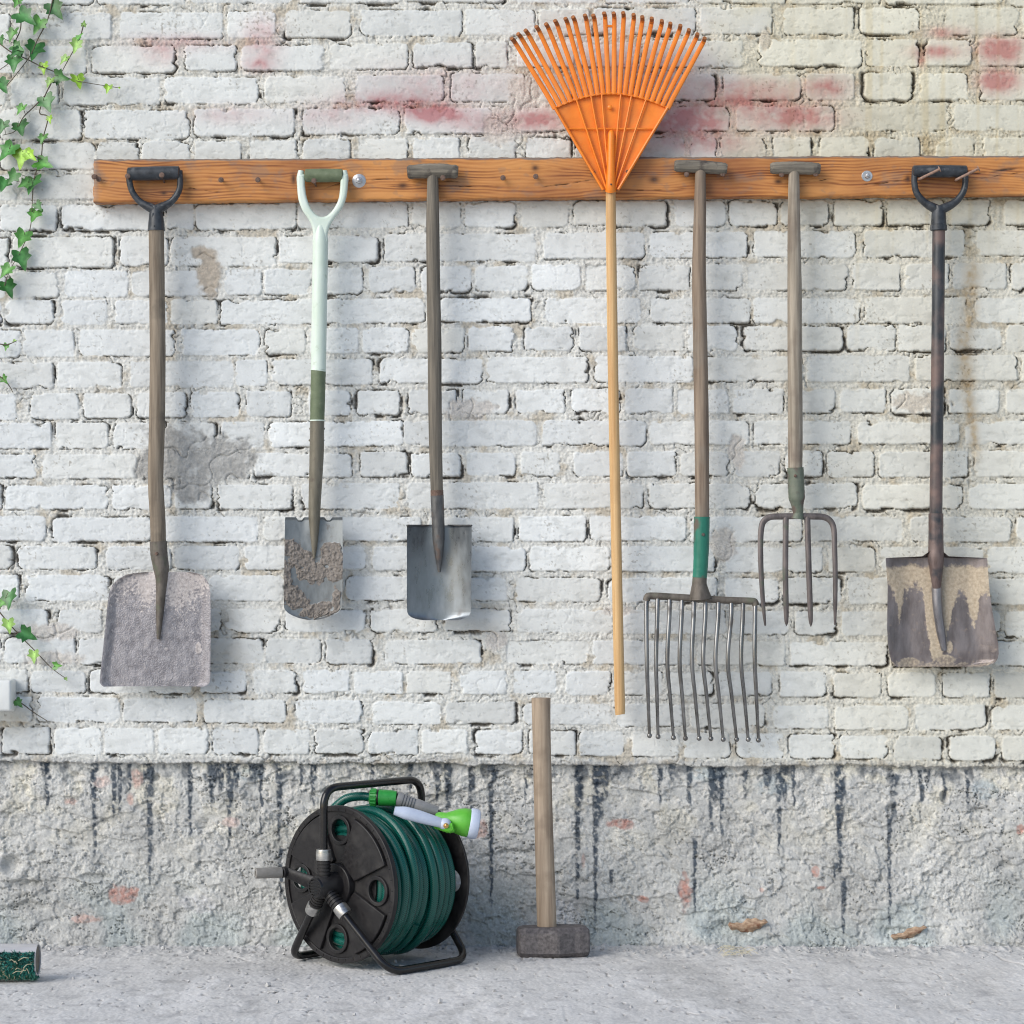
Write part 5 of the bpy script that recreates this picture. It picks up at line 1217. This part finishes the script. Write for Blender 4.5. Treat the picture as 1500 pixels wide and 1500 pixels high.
# pebbles
def pebble(px, py, r_, label, sq=(1.3, 1, .7)):
    k = ((py - PF) * S) / ZC; dd = D * k / (1 + k); p = at(px, py, -dd)
    bm = bmesh.new(); bmesh.ops.create_icosphere(bm, subdivisions=2, radius=r_)
    rj = random.Random(int(px))
    for v in bm.verts: v.co = Vector((v.co.x * sq[0], v.co.y * sq[1], v.co.z * sq[2])) * rj.uniform(.82, 1.15)
    bm.verts.index_update()
    b = MB(); b.add([v.co + Vector((p.x, p.y, r_ * sq[2] * .6)) for v in bm.verts], [tuple(v.index for v in f_.verts) for f_ in bm.faces]); bm.free()
    o = b.build('pebble', m_pebble, None, (p.x, p.y, 0), sharp=30); tag(o, label, 'pebble', 'loose pebbles on the concrete')
pebble(112, 1392, .007, 'pale pebble on the concrete right of the bristly brush')
pebble(400, 1453, .007, 'flat grey chip lying on the concrete in front of the hose reel', (1.6, 1, .35))
pebble(293, 1446, .005, 'dark small chip lying between the brush and the hose reel', (1.5, 1, .4))
pebble(1003, 1417, .0035, 'tiny white grit on the concrete right of the sledgehammer')
pebble(1390, 1456, .004, 'tiny white stone on bare concrete at the lower right')
# loose grit gathered along the wall
b = MB(); rj = random.Random(77)
for i in range(420):
    x = rj.uniform(-1.3, 1.3); y = -.012 - abs(rj.gauss(0, .07)) if i < 300 else rj.uniform(-.9, -.05); r_ = rj.uniform(.0010, .0034) * (1 if i % 9 else 1.5)
    R_ = Matrix.Rotation(rj.uniform(0, 6), 3, Vector((rj.random(), rj.random(), rj.random() + .1)).normalized())
    b.rbox((x, y, r_ * .5), (r_ * 2, r_ * rj.uniform(1.1, 2), r_ * rj.uniform(.8, 1.6)), 0, R_)
o = b.build('grit', m_pebble, None, (0, -.1, 0), smooth=False); tag(o, 'fine grit and plaster crumbs scattered along the foot of the wall', 'grit', kind='stuff')
# dry grass wisps by the wall
b = MB(); rj = random.Random(31)
for i in range(26):
    x = rj.uniform(1050, 1098); py = rj.uniform(1390, 1404); k = ((py - PF) * S) / ZC; dd = D * k / (1 + k); p = at(x, py, -dd); p.z = .003
    a = rj.uniform(-.5, .5); l_ = rj.uniform(.012, .035)
    b.tube(smooth_path([p, p + Vector((math.cos(a) * l_ * .5, math.sin(a) * l_ * .4, rj.uniform(.003, .010))), p + Vector((math.cos(a) * l_, math.sin(a) * l_, rj.uniform(.0, .006)))], 3), .0006, 5)
o = b.build('dry_grass_wisps', m_straw, None, at(1070, 1398, -.08)); tag(o, 'wisps of dry grass on the ground below the curled leaf', 'dry grass', kind='stuff')

# ================================================================== LIGHT, SKY, CAMERA
EL, AZ = math.radians(32), math.radians(48)     # height of the light; angle to the left of straight in front of the wall
w = bpy.data.worlds.new('World'); scene.world = w; w.use_nodes = True
nt = w.node_tree; bg = nt.nodes['Background']
sky = nt.nodes.new('ShaderNodeTexSky'); sky.sky_type = 'NISHITA'; sky.sun_disc = False
sdir = Vector((-math.sin(AZ) * math.cos(EL), -math.cos(AZ) * math.cos(EL), math.sin(EL)))
sky.sun_elevation = EL; sky.sun_rotation = math.atan2(sdir.x, sdir.y)
nt.links.new(sky.outputs[0], bg.inputs[0]); bg.inputs[1].default_value = 0.098
ld = bpy.data.lights.new('sun', 'SUN'); ld.energy = 1.6; ld.angle = math.radians(42); ld.color = (1, .968, .908)
lo = bpy.data.objects.new('sun', ld); col.objects.link(lo); lo.rotation_euler = sdir.to_track_quat('Z', 'Y').to_euler(); lo.location = sdir * 8
cd = bpy.data.cameras.new('camera'); cam = bpy.data.objects.new('camera', cd); col.objects.link(cam); scene.camera = cam
WID = 1500 * S
cam.location = (0, -D, ZC); cam.rotation_euler = (math.pi / 2, 0, 0)
cd.sensor_width = 36; cd.lens = 36 * D / WID; cd.shift_y = ((PF - 750) * S - ZC) / WID
scene.cycles.filter_width = 1.1
cd.clip_start = 0.1; cd.clip_end = 200
vs_ = scene.view_settings; vs_.view_transform = 'Standard'; vs_.look = 'None'; vs_.exposure = 0.60; vs_.gamma = 1
